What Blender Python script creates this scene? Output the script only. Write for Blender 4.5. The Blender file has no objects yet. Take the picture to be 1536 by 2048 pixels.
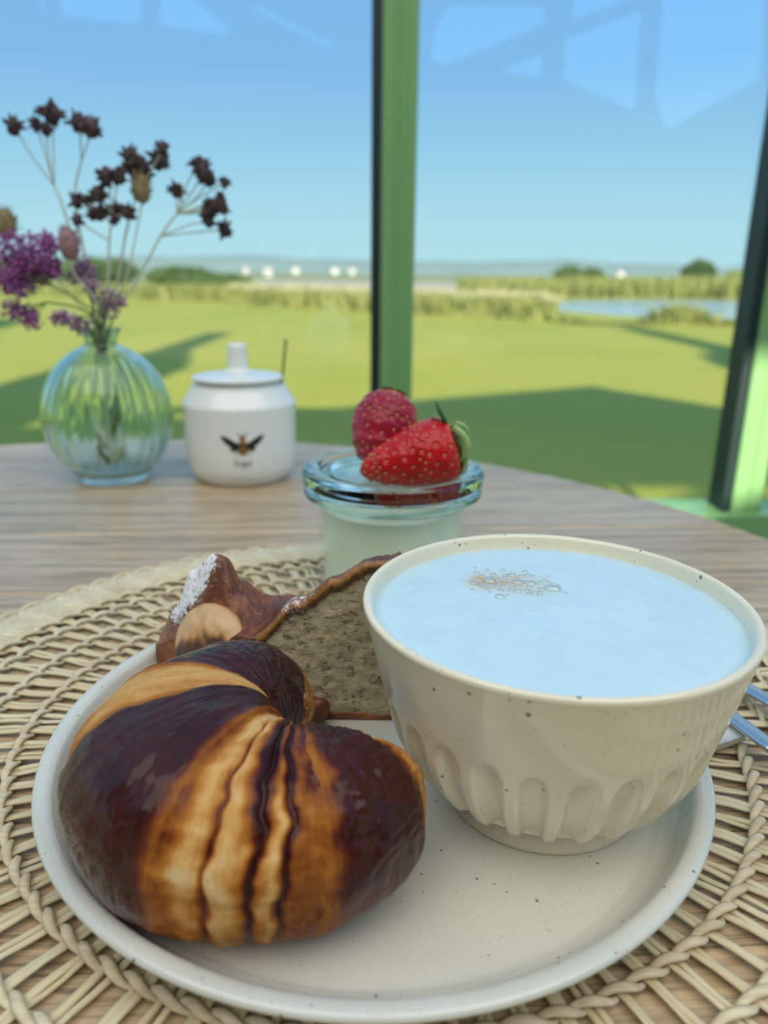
import bpy, bmesh, math, random
import numpy as np
from mathutils import Vector, Matrix, noise

random.seed(7)
S = bpy.context.scene
COL = S.collection
R = math.radians
PI = math.pi
T = 0.75            # height of the table top above the café floor; all heights below are measured from the table top

# ------------------------------------------------------------------ camera
cam_d = bpy.data.cameras.new('camera')
cam = bpy.data.objects.new('camera', cam_d)
COL.objects.link(cam)
S.camera = cam
pitch, roll = R(17.7), R(0.6)
fw = Vector((0, math.cos(pitch), -math.sin(pitch)))
rt0 = Vector((1, 0, 0)); up0 = rt0.cross(fw)
rt = rt0 * math.cos(roll) + up0 * math.sin(roll)
up = rt.cross(fw)
M = Matrix((rt, up, -fw)).transposed().to_4x4()
M.translation = Vector((0, 0, T + 0.179))
cam.matrix_world = M
cam_d.sensor_fit = 'VERTICAL'
cam_d.sensor_height = 36.0
cam_d.lens = 1500 / 2048 * 36.0
cam_d.clip_start = 0.01
cam_d.clip_end = 4000
cam_d.dof.use_dof = True
cam_d.dof.focus_distance = 0.25
cam_d.dof.aperture_fstop = 8.6

# ------------------------------------------------------------------ sky, sun, added soft fill light
W = bpy.data.worlds.new('sky'); S.world = W
W.use_nodes = True
nt = W.node_tree; nt.nodes.clear()
tc = nt.nodes.new('ShaderNodeTexCoord')
sep = nt.nodes.new('ShaderNodeSeparateXYZ')
ramp = nt.nodes.new('ShaderNodeValToRGB')
bgn = nt.nodes.new('ShaderNodeBackground')
out = nt.nodes.new('ShaderNodeOutputWorld')
nt.links.new(tc.outputs['Generated'], sep.inputs[0])
nt.links.new(sep.outputs['Z'], ramp.inputs[0])
nt.links.new(ramp.outputs[0], bgn.inputs[0])
nt.links.new(bgn.outputs[0], out.inputs[0])
cr = ramp.color_ramp
cr.elements[0].position = 0.0; cr.elements[0].color = (0.55, 0.88, 0.97, 1)
cr.elements[1].position = 1.0; cr.elements[1].color = (0.20, 0.44, 0.84, 1)
for p_, c_ in ((0.05, (0.51, 0.86, 0.98)), (0.13, (0.38, 0.73, 0.98)), (0.22, (0.26, 0.58, 0.98)), (0.35, (0.23, 0.54, 1.0))):
    e_ = cr.elements.new(p_); e_.color = (*c_, 1)
bgn.inputs['Strength'].default_value = 1.0

sun_d = bpy.data.lights.new('sun', 'SUN')
sun_d.energy = 9.0; sun_d.angle = R(0.6); sun_d.color = (1.0, 0.93, 0.78)
sun = bpy.data.objects.new('sun', sun_d); COL.objects.link(sun)
sun.rotation_euler = (R(68), 0, 0)          # 22 degrees high, behind the camera
sun.location = (0, -8, 6)

def area(name, loc, rot, sx, sy, power, color):
    d = bpy.data.lights.new(name, 'AREA'); d.shape = 'RECTANGLE'; d.size = sx; d.size_y = sy
    d.energy = power; d.color = color
    o = bpy.data.objects.new(name, d); COL.objects.link(o)
    o.location = (loc[0], loc[1], loc[2] + T); o.rotation_euler = rot
    return o
area('warm_fill_light', (0.0, -0.9, 2.5), (R(17), 0, 0), 5.0, 2.6, 98, (1.0, 0.88, 0.66))  # warm area lamp added overhead to brighten the table against the blue sky

S.view_settings.view_transform = 'Standard'
S.view_settings.look = 'None'
S.view_settings.exposure = 0.0
S.view_settings.gamma = 1.0
S.view_settings.use_curve_mapping = False
try:
    S.cycles.use_denoising = True
    S.cycles.transparent_max_bounces = 24
    S.cycles.max_bounces = 14
    S.cycles.transmission_bounces = 10
    S.cycles.sample_clamp_indirect = 6.0
    S.cycles.blur_glossy = 0.3
except Exception:
    pass

# ------------------------------------------------------------------ helpers
def link_mesh(name, me, parent=None, loc=None):
    o = bpy.data.objects.new(name, me); COL.objects.link(o)
    if parent is not None:
        o.parent = parent
        if loc: o.location = loc
    else:
        l = loc or (0, 0, 0)
        o.location = (l[0], l[1], l[2] + T)
    return o

def mesh_data(name, V, F, m, smooth=True):
    me = bpy.data.meshes.new(name)
    me.from_pydata([tuple(v) for v in V], [], F)
    me.update()
    if smooth:
        me.polygons.foreach_set('use_smooth', [True] * len(me.polygons))
    for x in (m if isinstance(m, (list, tuple)) else [m]):
        me.materials.append(x)
    return me

def obj(name, VF, m, parent=None, loc=None, smooth=True):
    return link_mesh(name, mesh_data(name, VF[0], VF[1], m, smooth), parent, loc)

def tag(o, label=None, cat=None, group=None, kind=None):
    if label: o['label'] = label
    if cat: o['category'] = cat
    if group: o['group'] = group
    if kind: o['kind'] = kind
    return o

def thing(name, label, cat, loc=(0, 0, 0), rotz=0.0, group=None):
    o = bpy.data.objects.new(name, None); COL.objects.link(o)
    o.location = (loc[0], loc[1], loc[2] + T); o.rotation_euler = (0, 0, rotz)
    o.empty_display_size = 0.02
    return tag(o, label, cat, group)

def join(*parts):
    V, F = [], []
    for v, f in parts:
        k = len(V); V += [tuple(p) for p in v]; F += [tuple(i + k for i in q) for q in f]
    return V, F

def box(x0, x1, y0, y1, z0, z1):
    V = [(x, y, z) for z in (z0, z1) for y in (y0, y1) for x in (x0, x1)]
    F = [(0, 2, 3, 1), (4, 5, 7, 6), (0, 1, 5, 4), (2, 6, 7, 3), (0, 4, 6, 2), (1, 3, 7, 5)]
    return V, F

def bevel_box(x0, x1, y0, y1, z0, z1, b=0.002, seg=2):
    bm = bmesh.new()
    V, F = box(x0, x1, y0, y1, z0, z1)
    vs = [bm.verts.new(v) for v in V]
    for f in F: bm.faces.new([vs[i] for i in f])
    bmesh.ops.bevel(bm, geom=bm.edges[:], offset=b, segments=seg, profile=0.6, affect='EDGES')
    bm.normal_update()
    V = [v.co[:] for v in bm.verts]
    bm.verts.index_update()
    F = [tuple(v.index for v in f.verts) for f in bm.faces]
    bm.free()
    return V, F

def lathe(prof, n=96, rf=None, center=(0, 0)):
    """prof: (r, z) from start to end; r == 0 gives a pole. rf(r, z, a) -> (r, z) lets the section vary round the axis."""
    V, F, rings = [], [], []
    for (r, z) in prof:
        if r <= 1e-7:
            rings.append([len(V)]); V.append((center[0], center[1], z))
        else:
            ring = []
            for k in range(n):
                a = 2 * PI * k / n
                rr, zz = rf(r, z, a) if rf else (r, z)
                ring.append(len(V)); V.append((center[0] + rr * math.cos(a), center[1] + rr * math.sin(a), zz))
            rings.append(ring)
    for A, B in zip(rings, rings[1:]):
        if len(A) == 1 and len(B) == 1: continue
        for k in range(n):
            k2 = (k + 1) % n
            if len(A) == 1: F.append((A[0], B[k2], B[k]))
            elif len(B) == 1: F.append((A[k], A[k2], B[0]))
            else: F.append((A[k], A[k2], B[k2], B[k]))
    return V, F

def smooth_prof(pts, sub=6):
    """Catmull-Rom through the profile points."""
    P = [np.array(p, float) for p in pts]
    out_ = []
    for i in range(len(P) - 1):
        p0 = P[max(i - 1, 0)]; p1 = P[i]; p2 = P[i + 1]; p3 = P[min(i + 2, len(P) - 1)]
        for k in range(sub):
            t = k / sub
            q = 0.5 * ((2 * p1) + (-p0 + p2) * t + (2 * p0 - 5 * p1 + 4 * p2 - p3) * t * t + (-p0 + 3 * p1 - 3 * p2 + p3) * t ** 3)
            out_.append((max(float(q[0]), 0.0), float(q[1])) if len(q) == 2 else tuple(map(float, q)))
    out_.append(tuple(map(float, P[-1])))
    return out_

def tube(path, rad, n=8, closed=False, flat=None, upv=None, cap=True):
    """rad: number or list; flat: (a, b) multiplies the two section axes; upv fixes the second axis."""
    P = [Vector(p) for p in path]; L = len(P)
    rads = rad if isinstance(rad, (list, tuple)) else [rad] * L
    fa, fb = flat or (1, 1)
    V, F = [], []
    prev = None
    for i in range(L):
        if closed: d = P[(i + 1) % L] - P[i - 1]
        else: d = P[min(i + 1, L - 1)] - P[max(i - 1, 0)]
        if d.length < 1e-12: d = Vector((0, 0, 1))
        d.normalize()
        if upv is not None: u = Vector(upv)
        elif prev is not None: u = prev
        else: u = Vector((0, 0, 1)) if abs(d.z) < 0.9 else Vector((1, 0, 0))
        u = (u - d * u.dot(d))
        if u.length < 1e-6: u = Vector((1, 0, 0)) - d * d.x
        u.normalize(); prev = u.copy()
        w = d.cross(u)
        for k in range(n):
            a = 2 * PI * k / n
            V.append(tuple(P[i] + w * (math.cos(a) * rads[i] * fa) + u * (math.sin(a) * rads[i] * fb)))
    for i in range(L if closed else L - 1):
        j = (i + 1) % L
        for k in range(n):
            k2 = (k + 1) % n
            F.append((i * n + k, i * n + k2, j * n + k2, j * n + k))
    if cap and not closed:
        F.append(tuple(range(n - 1, -1, -1))); F.append(tuple((L - 1) * n + k for k in range(n)))
    return V, F

_ico = {}
def ico(sub):
    if sub not in _ico:
        bm = bmesh.new(); bmesh.ops.create_icosphere(bm, subdivisions=sub, radius=1.0)
        bm.verts.index_update()
        _ico[sub] = ([v.co.copy() for v in bm.verts], [tuple(v.index for v in f.verts) for f in bm.faces]); bm.free()
    return _ico[sub]

def blob(c, r, sub=2, amp=0.0, freq=1.0, seed=0.0, rot=None):
    V, F = ico(sub)
    rx, ry, rz = r if isinstance(r, (tuple, list)) else (r, r, r)
    o_ = []
    for v in V:
        k = 1 + (amp * noise.noise(v * freq + Vector((seed, seed * 1.7, -seed))) if amp else 0)
        p = Vector((v.x * rx * k, v.y * ry * k, v.z * rz * k))
        if rot: p = rot @ p
        o_.append((p.x + c[0], p.y + c[1], p.z + c[2]))
    return o_, F

def lerp_tab(tab, x):
    if x <= tab[0][0]: return tab[0][1]
    for (a, va), (b, vb) in zip(tab, tab[1:]):
        if x <= b:
            t = (x - a) / (b - a); t = t * t * (3 - 2 * t)
            return va + (vb - va) * t
    return tab[-1][1]

def sm(a, b, x):
    t = min(1, max(0, (x - a) / (b - a))); return t * t * (3 - 2 * t)

def nz(x, y, z=0.0): return noise.noise(Vector((x, y, z)))

# ------------------------------------------------------------------ materials
class NT:
    def __init__(s, name):
        s.m = bpy.data.materials.new(name); s.m.use_nodes = True
        s.t = s.m.node_tree; s.t.nodes.clear()
        s.o = s.t.nodes.new('ShaderNodeOutputMaterial')
    def n(s, ty, **kw):
        x = s.t.nodes.new('ShaderNode' + ty)
        for k, v in kw.items(): setattr(x, k, v)
        return x
    def l(s, a, b): s.t.links.new(a, b)
    def coord(s, kind='Object', scale=(1, 1, 1), rot=(0, 0, 0)):
        c = s.n('TexCoord'); mp = s.n('Mapping')
        mp.inputs['Scale'].default_value = scale; mp.inputs['Rotation'].default_value = rot
        s.l(c.outputs[kind], mp.inputs[0]); return mp.outputs[0]
    def noise(s, vec, scale, detail=4, rough=0.55, dist=0.0):
        x = s.n('TexNoise'); x.inputs['Scale'].default_value = scale; x.inputs['Detail'].default_value = detail
        x.inputs['Roughness'].default_value = rough; x.inputs['Distortion'].default_value = dist
        if vec is not None: s.l(vec, x.inputs['Vector'])
        return x.outputs['Fac']
    def vor(s, vec, scale, out_='Distance', rnd=1.0):
        x = s.n('TexVoronoi'); x.inputs['Scale'].default_value = scale; x.inputs['Randomness'].default_value = rnd
        if vec is not None: s.l(vec, x.inputs['Vector'])
        return x.outputs[out_]
    def ramp(s, fac, stops, interp='LINEAR'):
        x = s.n('ValToRGB'); c = x.color_ramp; c.interpolation = interp
        def col(v): return (v, v, v, 1) if isinstance(v, (int, float)) else (*v, 1)
        c.elements[0].position = stops[0][0]; c.elements[0].color = col(stops[0][1])
        c.elements[1].position = stops[-1][0]; c.elements[1].color = col(stops[-1][1])
        for p, v in stops[1:-1]:
            e = c.elements.new(p); e.color = col(v)
        s.l(fac, x.inputs[0]); return x.outputs[0]
    def mix(s, fac, a, b, mode='MIX'):
        x = s.n('Mix', data_type='RGBA', blend_type=mode)
        for sock, v in ((x.inputs[0], fac), (x.inputs[6], a), (x.inputs[7], b)):
            if isinstance(v, (int, float)): sock.default_value = v if sock is x.inputs[0] or sock.type == 'VALUE' else (v, v, v, 1)
            elif isinstance(v, tuple): sock.default_value = (*v, 1)
            else: s.l(v, sock)
        return x.outputs[2]
    def math(s, op, a, b=0.0, clamp=False):
        x = s.n('Math', operation=op); x.use_clamp = clamp
        for sock, v in ((x.inputs[0], a), (x.inputs[1], b)):
            if isinstance(v, (int, float)): sock.default_value = v
            else: s.l(v, sock)
        return x.outputs[0]
    def attr(s, name):
        x = s.n('Attribute'); x.attribute_name = name; return x
    def bump(s, h, strength, dist):
        x = s.n('Bump'); x.inputs['Strength'].default_value = strength; x.inputs['Distance'].default_value = dist
        s.l(h, x.inputs['Height']); return x.outputs[0]
    def bsdf(s, base, rough=0.5, bump=None, **kw):
        p = s.n('BsdfPrincipled')
        names = {'base': 'Base Color', 'rough': 'Roughness'}
        for k, v in dict(base=base, rough=rough, **kw).items():
            sock = p.inputs[names.get(k, k)]
            if isinstance(v, (int, float)): sock.default_value = v
            elif isinstance(v, tuple): sock.default_value = (*v, 1) if len(v) == 3 and sock.type == 'RGBA' else v
            else: s.l(v, sock)
        if bump is not None: s.l(bump, p.inputs['Normal'])
        s.l(p.outputs[0], s.o.inputs[0]); s.p = p
        return s.m

def simple(name, col, rough=0.5, var=0.12, scale=30, bump=0.0, **kw):
    t = NT(name); v = t.coord()
    f = t.noise(v, scale)
    c = t.mix(f, tuple(x * (1 - var) for x in col), tuple(min(1, x * (1 + var)) for x in col))
    b = t.bump(f, bump, 0.002) if bump else None
    return t.bsdf(c, rough, b, **kw)

def glass_thin(name, fac, tint, rough=0.0):
    t = NT(name)
    a = t.n('BsdfTransparent'); a.inputs[0].default_value = (*tint, 1)
    g = t.n('BsdfGlossy'); g.inputs['Roughness'].default_value = rough; g.inputs['Color'].default_value = (1, 1, 1, 1)
    mx = t.n('MixShader')
    if fac is None:
        lw = t.n('LayerWeight'); lw.inputs[0].default_value = 0.5
        t.l(t.math('ADD', t.math('MULTIPLY', t.math('POWER', lw.outputs['Facing'], 4.0), 0.5), 0.035), mx.inputs[0])
    else: mx.inputs[0].default_value = fac
    t.l(a.outputs[0], mx.inputs[1]); t.l(g.outputs[0], mx.inputs[2]); t.l(mx.outputs[0], t.o.inputs[0])
    return t.m

def glass_solid(name, tint, ior=1.46, rough=0.0):
    t = NT(name)
    g = t.n('BsdfGlass'); g.inputs['Color'].default_value = (*tint, 1); g.inputs['IOR'].default_value = ior; g.inputs['Roughness'].default_value = rough
    t.l(g.outputs[0], t.o.inputs[0]); return t.m

def stoneware(name, col, dots, s1=620, s2=1050, rough=0.22, keep_=0.955):
    t = NT(name); v = t.coord()
    d1 = t.vor(v, s1); r1 = t.vor(v, s1, 'Color'); sp = t.n('SeparateColor'); t.l(r1, sp.inputs[0])
    keep = t.math('GREATER_THAN', sp.outputs[0], keep_)
    size = t.math('MULTIPLY', sp.outputs[1], 0.36)
    m1 = t.math('MULTIPLY', keep, t.math('LESS_THAN', d1, size))
    d2 = t.vor(v, s2); r2 = t.vor(v, s2, 'Color'); sp2 = t.n('SeparateColor'); t.l(r2, sp2.inputs[0])
    keep2 = t.math('GREATER_THAN', sp2.outputs[0], 0.90)
    m2 = t.math('MULTIPLY', keep2, t.math('LESS_THAN', d2, 0.22))
    m2 = t.math('MULTIPLY', m2, 0.5)
    big = t.noise(v, 18, 3)
    c = t.mix(t.ramp(big, [(0.3, 0.0), (0.75, 1.0)]), tuple(x * 0.92 for x in col), tuple(min(1, x * 1.05) for x in col))
    c = t.mix(t.math('MULTIPLY', m1, 0.85), c, dots)
    c = t.mix(m2, c, dots)
    b = t.bump(t.noise(v, 240, 2), 0.12, 0.0006)
    return t.bsdf(c, rough, b, **{'Coat Weight': 0.5, 'Coat Roughness': 0.05})

M_plate = stoneware('plate_glaze', (0.625, 0.615, 0.53), (0.10, 0.085, 0.07))
M_bowl = stoneware('bowl_glaze', (0.82, 0.74, 0.545), (0.13, 0.09, 0.055), 440, 820, 0.15, 0.925)
M_foot = simple('unglazed_clay', (0.64, 0.58, 0.43), 0.75, 0.06, 200, 0.15)

def straw_mat(name, a, b, rough=0.5):
    t = NT(name); info = t.n('ObjectInfo')
    v = t.coord('Object', (18, 700, 700)); fine = t.noise(v, 1.0, 3)
    base = t.mix(info.outputs['Random'], a, b)
    c = t.mix(t.ramp(fine, [(0.35, 0.0), (0.7, 1.0)]), t.mix(0.35, base, (0.25, 0.18, 0.10)), base)
    nd = t.noise(t.coord('Object', (60, 60, 60)), 1.0, 1)
    c = t.mix(t.ramp(nd, [(0.62, 0.0), (0.75, 0.45)]), c, (0.42, 0.30, 0.16))
    return t.bsdf(c, rough, t.bump(fine, 0.35, 0.0006))
M_spoke = straw_mat('reed_spoke', (0.74, 0.62, 0.36), (0.84, 0.73, 0.48))
M_strand = straw_mat('rush_strand', (0.66, 0.54, 0.35), (0.76, 0.63, 0.42), 0.6)
M_braid = straw_mat('rush_braid', (0.72, 0.62, 0.40), (0.82, 0.73, 0.50), 0.55)

def wood(name):
    t = NT(name); info = t.n('ObjectInfo')
    v = t.coord('Object', (2.2, 42, 42))
    rv = t.n('VectorMath', operation='ADD'); t.l(v, rv.inputs[0])
    sc = t.math('MULTIPLY', info.outputs['Random'], 37.0); t.l(sc, rv.inputs[1])
    g = t.noise(rv.outputs[0], 1.6, 7, 0.62, 0.8)
    w = t.n('TexWave', wave_type='BANDS', bands_direction='Y'); w.inputs['Scale'].default_value = 0.55
    w.inputs['Distortion'].default_value = 5.5; w.inputs['Detail'].default_value = 3; w.inputs['Detail Scale'].default_value = 0.7
    t.l(rv.outputs[0], w.inputs['Vector'])
    c = t.ramp(g, [(0.25, (0.28, 0.195, 0.10)), (0.5, (0.57, 0.415, 0.245)), (0.78, (0.72, 0.55, 0.35))])
    c = t.mix(t.math('MULTIPLY', w.outputs['Fac'], 0.35), c, (0.23, 0.16, 0.085))
    c = t.mix(t.math('MULTIPLY', info.outputs['Random'], 0.2), c, (0.52, 0.39, 0.24))
    fv = t.coord('Object', (14, 330, 330)); fg = t.noise(fv, 1.0, 6, 0.7, 1.2)
    c = t.mix(t.ramp(fg, [(0.48, 0.0), (0.66, 0.78)]), c, (0.085, 0.056, 0.028))
    return t.bsdf(c, t.ramp(g, [(0.2, 0.46), (0.8, 0.30)]), t.bump(g, 0.25, 0.0008), **{'Coat Weight': 0.25, 'Coat Roughness': 0.27})
M_wood = wood('oiled_oak')

def green_paint(name, col, rough=0.38):
    return simple(name, col, rough, 0.05, 6)
M_green = green_paint('green_frame_paint', (0.20, 0.40, 0.155))
M_gasket = simple('dark_gasket', (0.004, 0.022, 0.020), 0.5, 0.1, 20)
M_pane = glass_thin('window_glass', 0.085, (0.97, 0.99, 0.985))
M_wall = simple('grey_wall', (0.19, 0.20, 0.18), 0.8, 0.15, 4)
M_floor = simple('stone_floor', (0.10, 0.085, 0.07), 0.6, 0.2, 3)

# ------------------------------------------------------------------ setting
tag(obj('floor', bevel_box(-4.5, 4.5, -3.0, 1.13, -0.80, -0.75, 0.004), M_floor, smooth=False), kind='structure')
tag(obj('wall_front', bevel_box(-4.5, 4.5, 1.165, 1.225, -0.83, -0.245, 0.004), M_green, smooth=False), kind='structure')

def wall_with_openings(y, th, outer, holes):
    bm = bmesh.new()
    for loop in [outer] + holes:
        vs = [bm.verts.new((x, y, z)) for x, z in loop]
        for a, b in zip(vs, vs[1:] + vs[:1]): bm.edges.new((a, b))
    bmesh.ops.triangle_fill(bm, edges=bm.edges[:], use_beauty=True)
    r = bmesh.ops.extrude_face_region(bm, geom=bm.faces[:])
    for v in [g for g in r['geom'] if isinstance(g, bmesh.types.BMVert)]: v.co.y -= th
    bmesh.ops.recalc_face_normals(bm, faces=bm.faces[:])
    bm.verts.index_update()
    V = [v.co[:] for v in bm.verts]; F = [tuple(v.index for v in f.verts) for f in bm.faces]
    bm.free(); return V, F
outer = [(-5.0, -0.85), (5.0, -0.85), (5.0, 2.0), (3.4, 2.45), (2.75, 2.87), (2.0, 3.32), (0.25, 2.93), (-0.7, 2.68), (-5.0, 1.98)]
holes = [
    [(-2.41, 1.85), (-2.14, 1.85), (-2.146, 1.701), (-2.417, 1.718)],
    [(-2.07, 1.90), (-1.50, 1.90), (-1.561, 1.642), (-2.08, 1.686)],
    [(-1.42, 1.90), (-1.22, 1.80), (-0.978, 1.628), (-1.027, 1.587), (-1.483, 1.643)],
    [(-0.955, 1.776), (-0.82, 1.778), (-0.307, 1.552), (-0.37, 1.519)],
    [(0.375, 1.788), (0.98, 1.794), (0.99, 1.673), (0.356, 1.434), (0.26, 1.475), (0.301, 1.68)],
    [(0.658, 1.409), (0.987, 1.537), (0.994, 1.361)],
    [(1.101, 1.606), (1.596, 1.776), (1.619, 1.176), (1.221, 1.315), (1.115, 1.357)],
    [(1.141, 1.688), (1.147, 1.90), (1.60, 1.90), (1.58, 1.84)],
    [(1.69, 1.90), (2.36, 1.90), (2.405, 1.397), (1.80, 1.08), (1.70, 1.277)],
]
tag(obj('wall_back', wall_with_openings(-3.0, 0.12, outer, holes), M_wall, smooth=False), kind='structure')

# the glazed front: posts, gaskets, rail and panes
YW = 1.15
def post_profile(x0, x1, y0, y1, z0, z1):
    """a box post whose room face carries shallow vertical grooves"""
    w = x1 - x0
    xs = [0, 0.03, 0.34, 0.37, 0.52, 0.55, 0.70, 0.73, 0.97, 1.0]
    ys = [0.003, 0, 0, 0.0025, 0.0025, 0, 0, 0.0025, 0.0025, 0.004]
    P = [(x0 + w * a, y0 + b) for a, b in zip(xs, ys)] + [(x1, y1), (x0, y1)]
    n = len(P)
    V = [(x, y, z0) for x, y in P] + [(x, y, z1) for x, y in P]
    F = [(k, (k + 1) % n, n + (k + 1) % n, n + k) for k in range(n)] + [tuple(range(n - 1, -1, -1)), tuple(range(n, 2 * n))]
    return V, F
win = thing('window_1', None, None, (0, 0, 0)); win['kind'] = 'structure'
obj('rail', bevel_box(-2.6, 2.6, YW - 0.012, 1.225, -0.247, -0.183, 0.004), M_green, win, smooth=False)
obj('head_rail', bevel_box(-2.6, 2.6, YW, 1.22, 0.95, 1.05, 0.004), M_green, win, smooth=False)
posts = [(-1.42, -1.36), (-0.0085, 0.0405), (0.5572, 0.606), (1.20, 1.25), (1.84, 1.89)]
for x0, x1 in posts:
    obj('mullion', post_profile(x0, x1, YW, 1.20, -0.183, 0.95), M_green, win, smooth=False)
    obj('gasket', bevel_box(x0 - 0.0145, x0 - 0.0005, YW + 0.003, 1.205, -0.183, 0.95, 0.002), M_gasket, win, smooth=False)
xs_ = [-2.6] + [v for p in posts for v in (p[0] - 0.0145, p[1])] + [2.6]
for a, b in zip(xs_[0::2], xs_[1::2]):
    obj('pane', box(a, b, 1.187, 1.193, -0.183, 0.95), M_pane, win, smooth=False)
for i, x in enumerate((-2.5, -1.39, 0.016, 1.225, 2.5)):
    o = obj('trim_%d' % (i + 1), tube([(x, 1.2, 1.08), (x, -2.98, 2.35 if x < 2 else 2.3)], 0.035, 4), M_green, smooth=False)
    tag(o, kind='structure')

# ------------------------------------------------------------------ outdoors
G = -0.85
def lawn_mat():
    t = NT('lawn_grass'); v = t.coord('Object')
    a = t.noise(v, 0.35, 4); b = t.noise(v, 22, 3)
    c = t.ramp(a, [(0.3, (0.42, 0.41, 0.04)), (0.55, (0.51, 0.45, 0.055)), (0.75, (0.38, 0.39, 0.035))])
    c = t.mix(t.ramp(b, [(0.3, 0.0), (0.7, 0.5)]), c, (0.28, 0.36, 0.025))
    return t.bsdf(c, 0.9, t.bump(b, 0.6, 0.03))
M_lawn = lawn_mat()
def grid_xy(x0, x1, y0, y1, nx, ny, f):
    V = [(x0 + (x1 - x0) * i / nx, y0 + (y1 - y0) * j / ny, 0) for j in range(ny + 1) for i in range(nx + 1)]
    V = [(x, y, f(x, y)) for x, y, _ in V]
    F = [(j * (nx + 1) + i, j * (nx + 1) + i + 1, (j + 1) * (nx + 1) + i + 1, (j + 1) * (nx + 1) + i) for j in range(ny) for i in range(nx)]
    return V, F
tag(obj('lawn', grid_xy(-60, 60, 1.24, 60, 60, 30, lambda x, y: G), M_lawn), kind='structure')
tag(obj('ground', grid_xy(-60, 60, -40, 1.24, 20, 14, lambda x, y: G - 0.01), M_lawn), kind='structure')
M_meadow = simple('dry_meadow', (0.30, 0.31, 0.12), 0.95, 0.35, 0.25)
M_far = simple('far_land', (0.25, 0.34, 0.27), 1.0, 0.3, 0.02)
M_field = simple('cut_field', (0.50, 0.43, 0.30), 1.0, 0.15, 0.3)
tag(obj('land', grid_xy(-900, 900, 60, 900, 40, 20, lambda x, y: G - 0.02 + 0.0 * x), M_meadow), kind='structure')
# the pond behind the reeds
M_water = simple('pond_water', (0.42, 0.58, 0.66), 0.15, 0.05, 2)
pond = []
for k in range(40):
    a = 2 * PI * k / 40
    pond.append((14.2 + 9.6 * math.cos(a) * (1 + 0.05 * math.sin(3 * a)), 25.2 + 9.0 * math.sin(a), G + 0.012))
o = obj('pond', (pond + [(p[0], p[1], G - 0.05) for p in pond], [tuple(range(40))] + [(k, 40 + k, 40 + (k + 1) % 40, (k + 1) % 40) for k in range(40)]), M_water, smooth=False)
tag(o, kind='structure')
# hills and fields
def ridge(name, y, x0, x1, h, m, seed, depth=120):
    n = 90; V = []
    for j in range(5):
        for i in range(n + 1):
            x = x0 + (x1 - x0) * i / n
            e = min(1, min(i, n - i) / 12)
            hh = h * (0.72 + 0.45 * nz(x / 160 + seed, seed) + 0.16 * nz(x / 30, seed)) * e
            V.append((x, y + depth * j / 4, G - 0.3 + hh * (0, 0.55, 0.85, 1.0, 0.6)[j]))
    F = [(j * (n + 1) + i, j * (n + 1) + i + 1, (j + 1) * (n + 1) + i + 1, (j + 1) * (n + 1) + i) for j in range(4) for i in range(n)]
    return tag(obj(name, (V, F), m), kind='structure')
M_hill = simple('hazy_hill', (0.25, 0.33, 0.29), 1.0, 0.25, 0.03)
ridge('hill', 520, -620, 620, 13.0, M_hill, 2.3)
def strip(name, pts, m, z):
    n = len(pts)
    V = [(x, y, z + (y - pts[0][1]) * 0.008) for x, y in pts] + [(x, y, z - 0.5) for x, y in pts]
    return tag(obj(name, (V, [tuple(range(n))] + [(k, n + k, n + (k + 1) % n, (k + 1) % n) for k in range(n)]), m, smooth=False), kind='structure')
strip('land', [(-9.5, 42), (5.5, 42), (10, 74), (-14, 76)], M_field, G + 0.02)

# far white houses on the hill
M_white = simple('white_render', (0.82, 0.80, 0.74), 0.8, 0.05, 1)
M_roof = simple('pale_roof', (0.50, 0.40, 0.34), 0.8, 0.1, 1)
M_dark = simple('dark_window', (0.05, 0.06, 0.07), 0.3, 0.1, 1)
def far_house(x, y, z, w, h, label):
    t = thing('house', label, 'house', (x, y, z), 0, 'white houses far across the fields')
    obj('wall', box(-w, w, -w * 0.7, w * 0.7, 0, h), M_white, t, smooth=False)
    V = [(-w * 1.1, -w * 0.8, h), (w * 1.1, -w * 0.8, h), (w * 1.1, w * 0.8, h), (-w * 1.1, w * 0.8, h), (-w * 1.1, 0, h * 1.55), (w * 1.1, 0, h * 1.55)]
    obj('roof', (V, [(0, 1, 5, 4), (2, 3, 4, 5), (0, 4, 3), (1, 2, 5), (0, 3, 2, 1)]), M_roof, t, smooth=False)
    for s in (-0.5, 0.45):
        obj('window', box(w * s - 0.4, w * s + 0.4, -w * 0.7 - 0.05, -w * 0.7 + 0.05, h * 0.35, h * 0.75), M_dark, t, smooth=False)
far_house(-28.5, 190, G - 0.03, 0.9, 1.2, 'lone white house nearest the field, left of the window post, below the others')
far_house(-33, 505, G - 0.03, 1.9, 2.4, 'first white house along the hill crest left of the window post')
far_house(-22, 505, G - 0.03, 1.5, 2.2, 'second white house along the hill crest left of the window post')
far_house(-58, 505, G - 0.03, 1.9, 2.2, 'white house on the hill crest furthest from the window post')
far_house(-90, 505, G - 0.03, 1.4, 2.2, 'small white house on the hill beside the dark hedge')
far_house(150, 505, G - 0.03, 1.9, 2.2, 'pale house at the foot of the hill between the bush and the lone tree')

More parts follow.
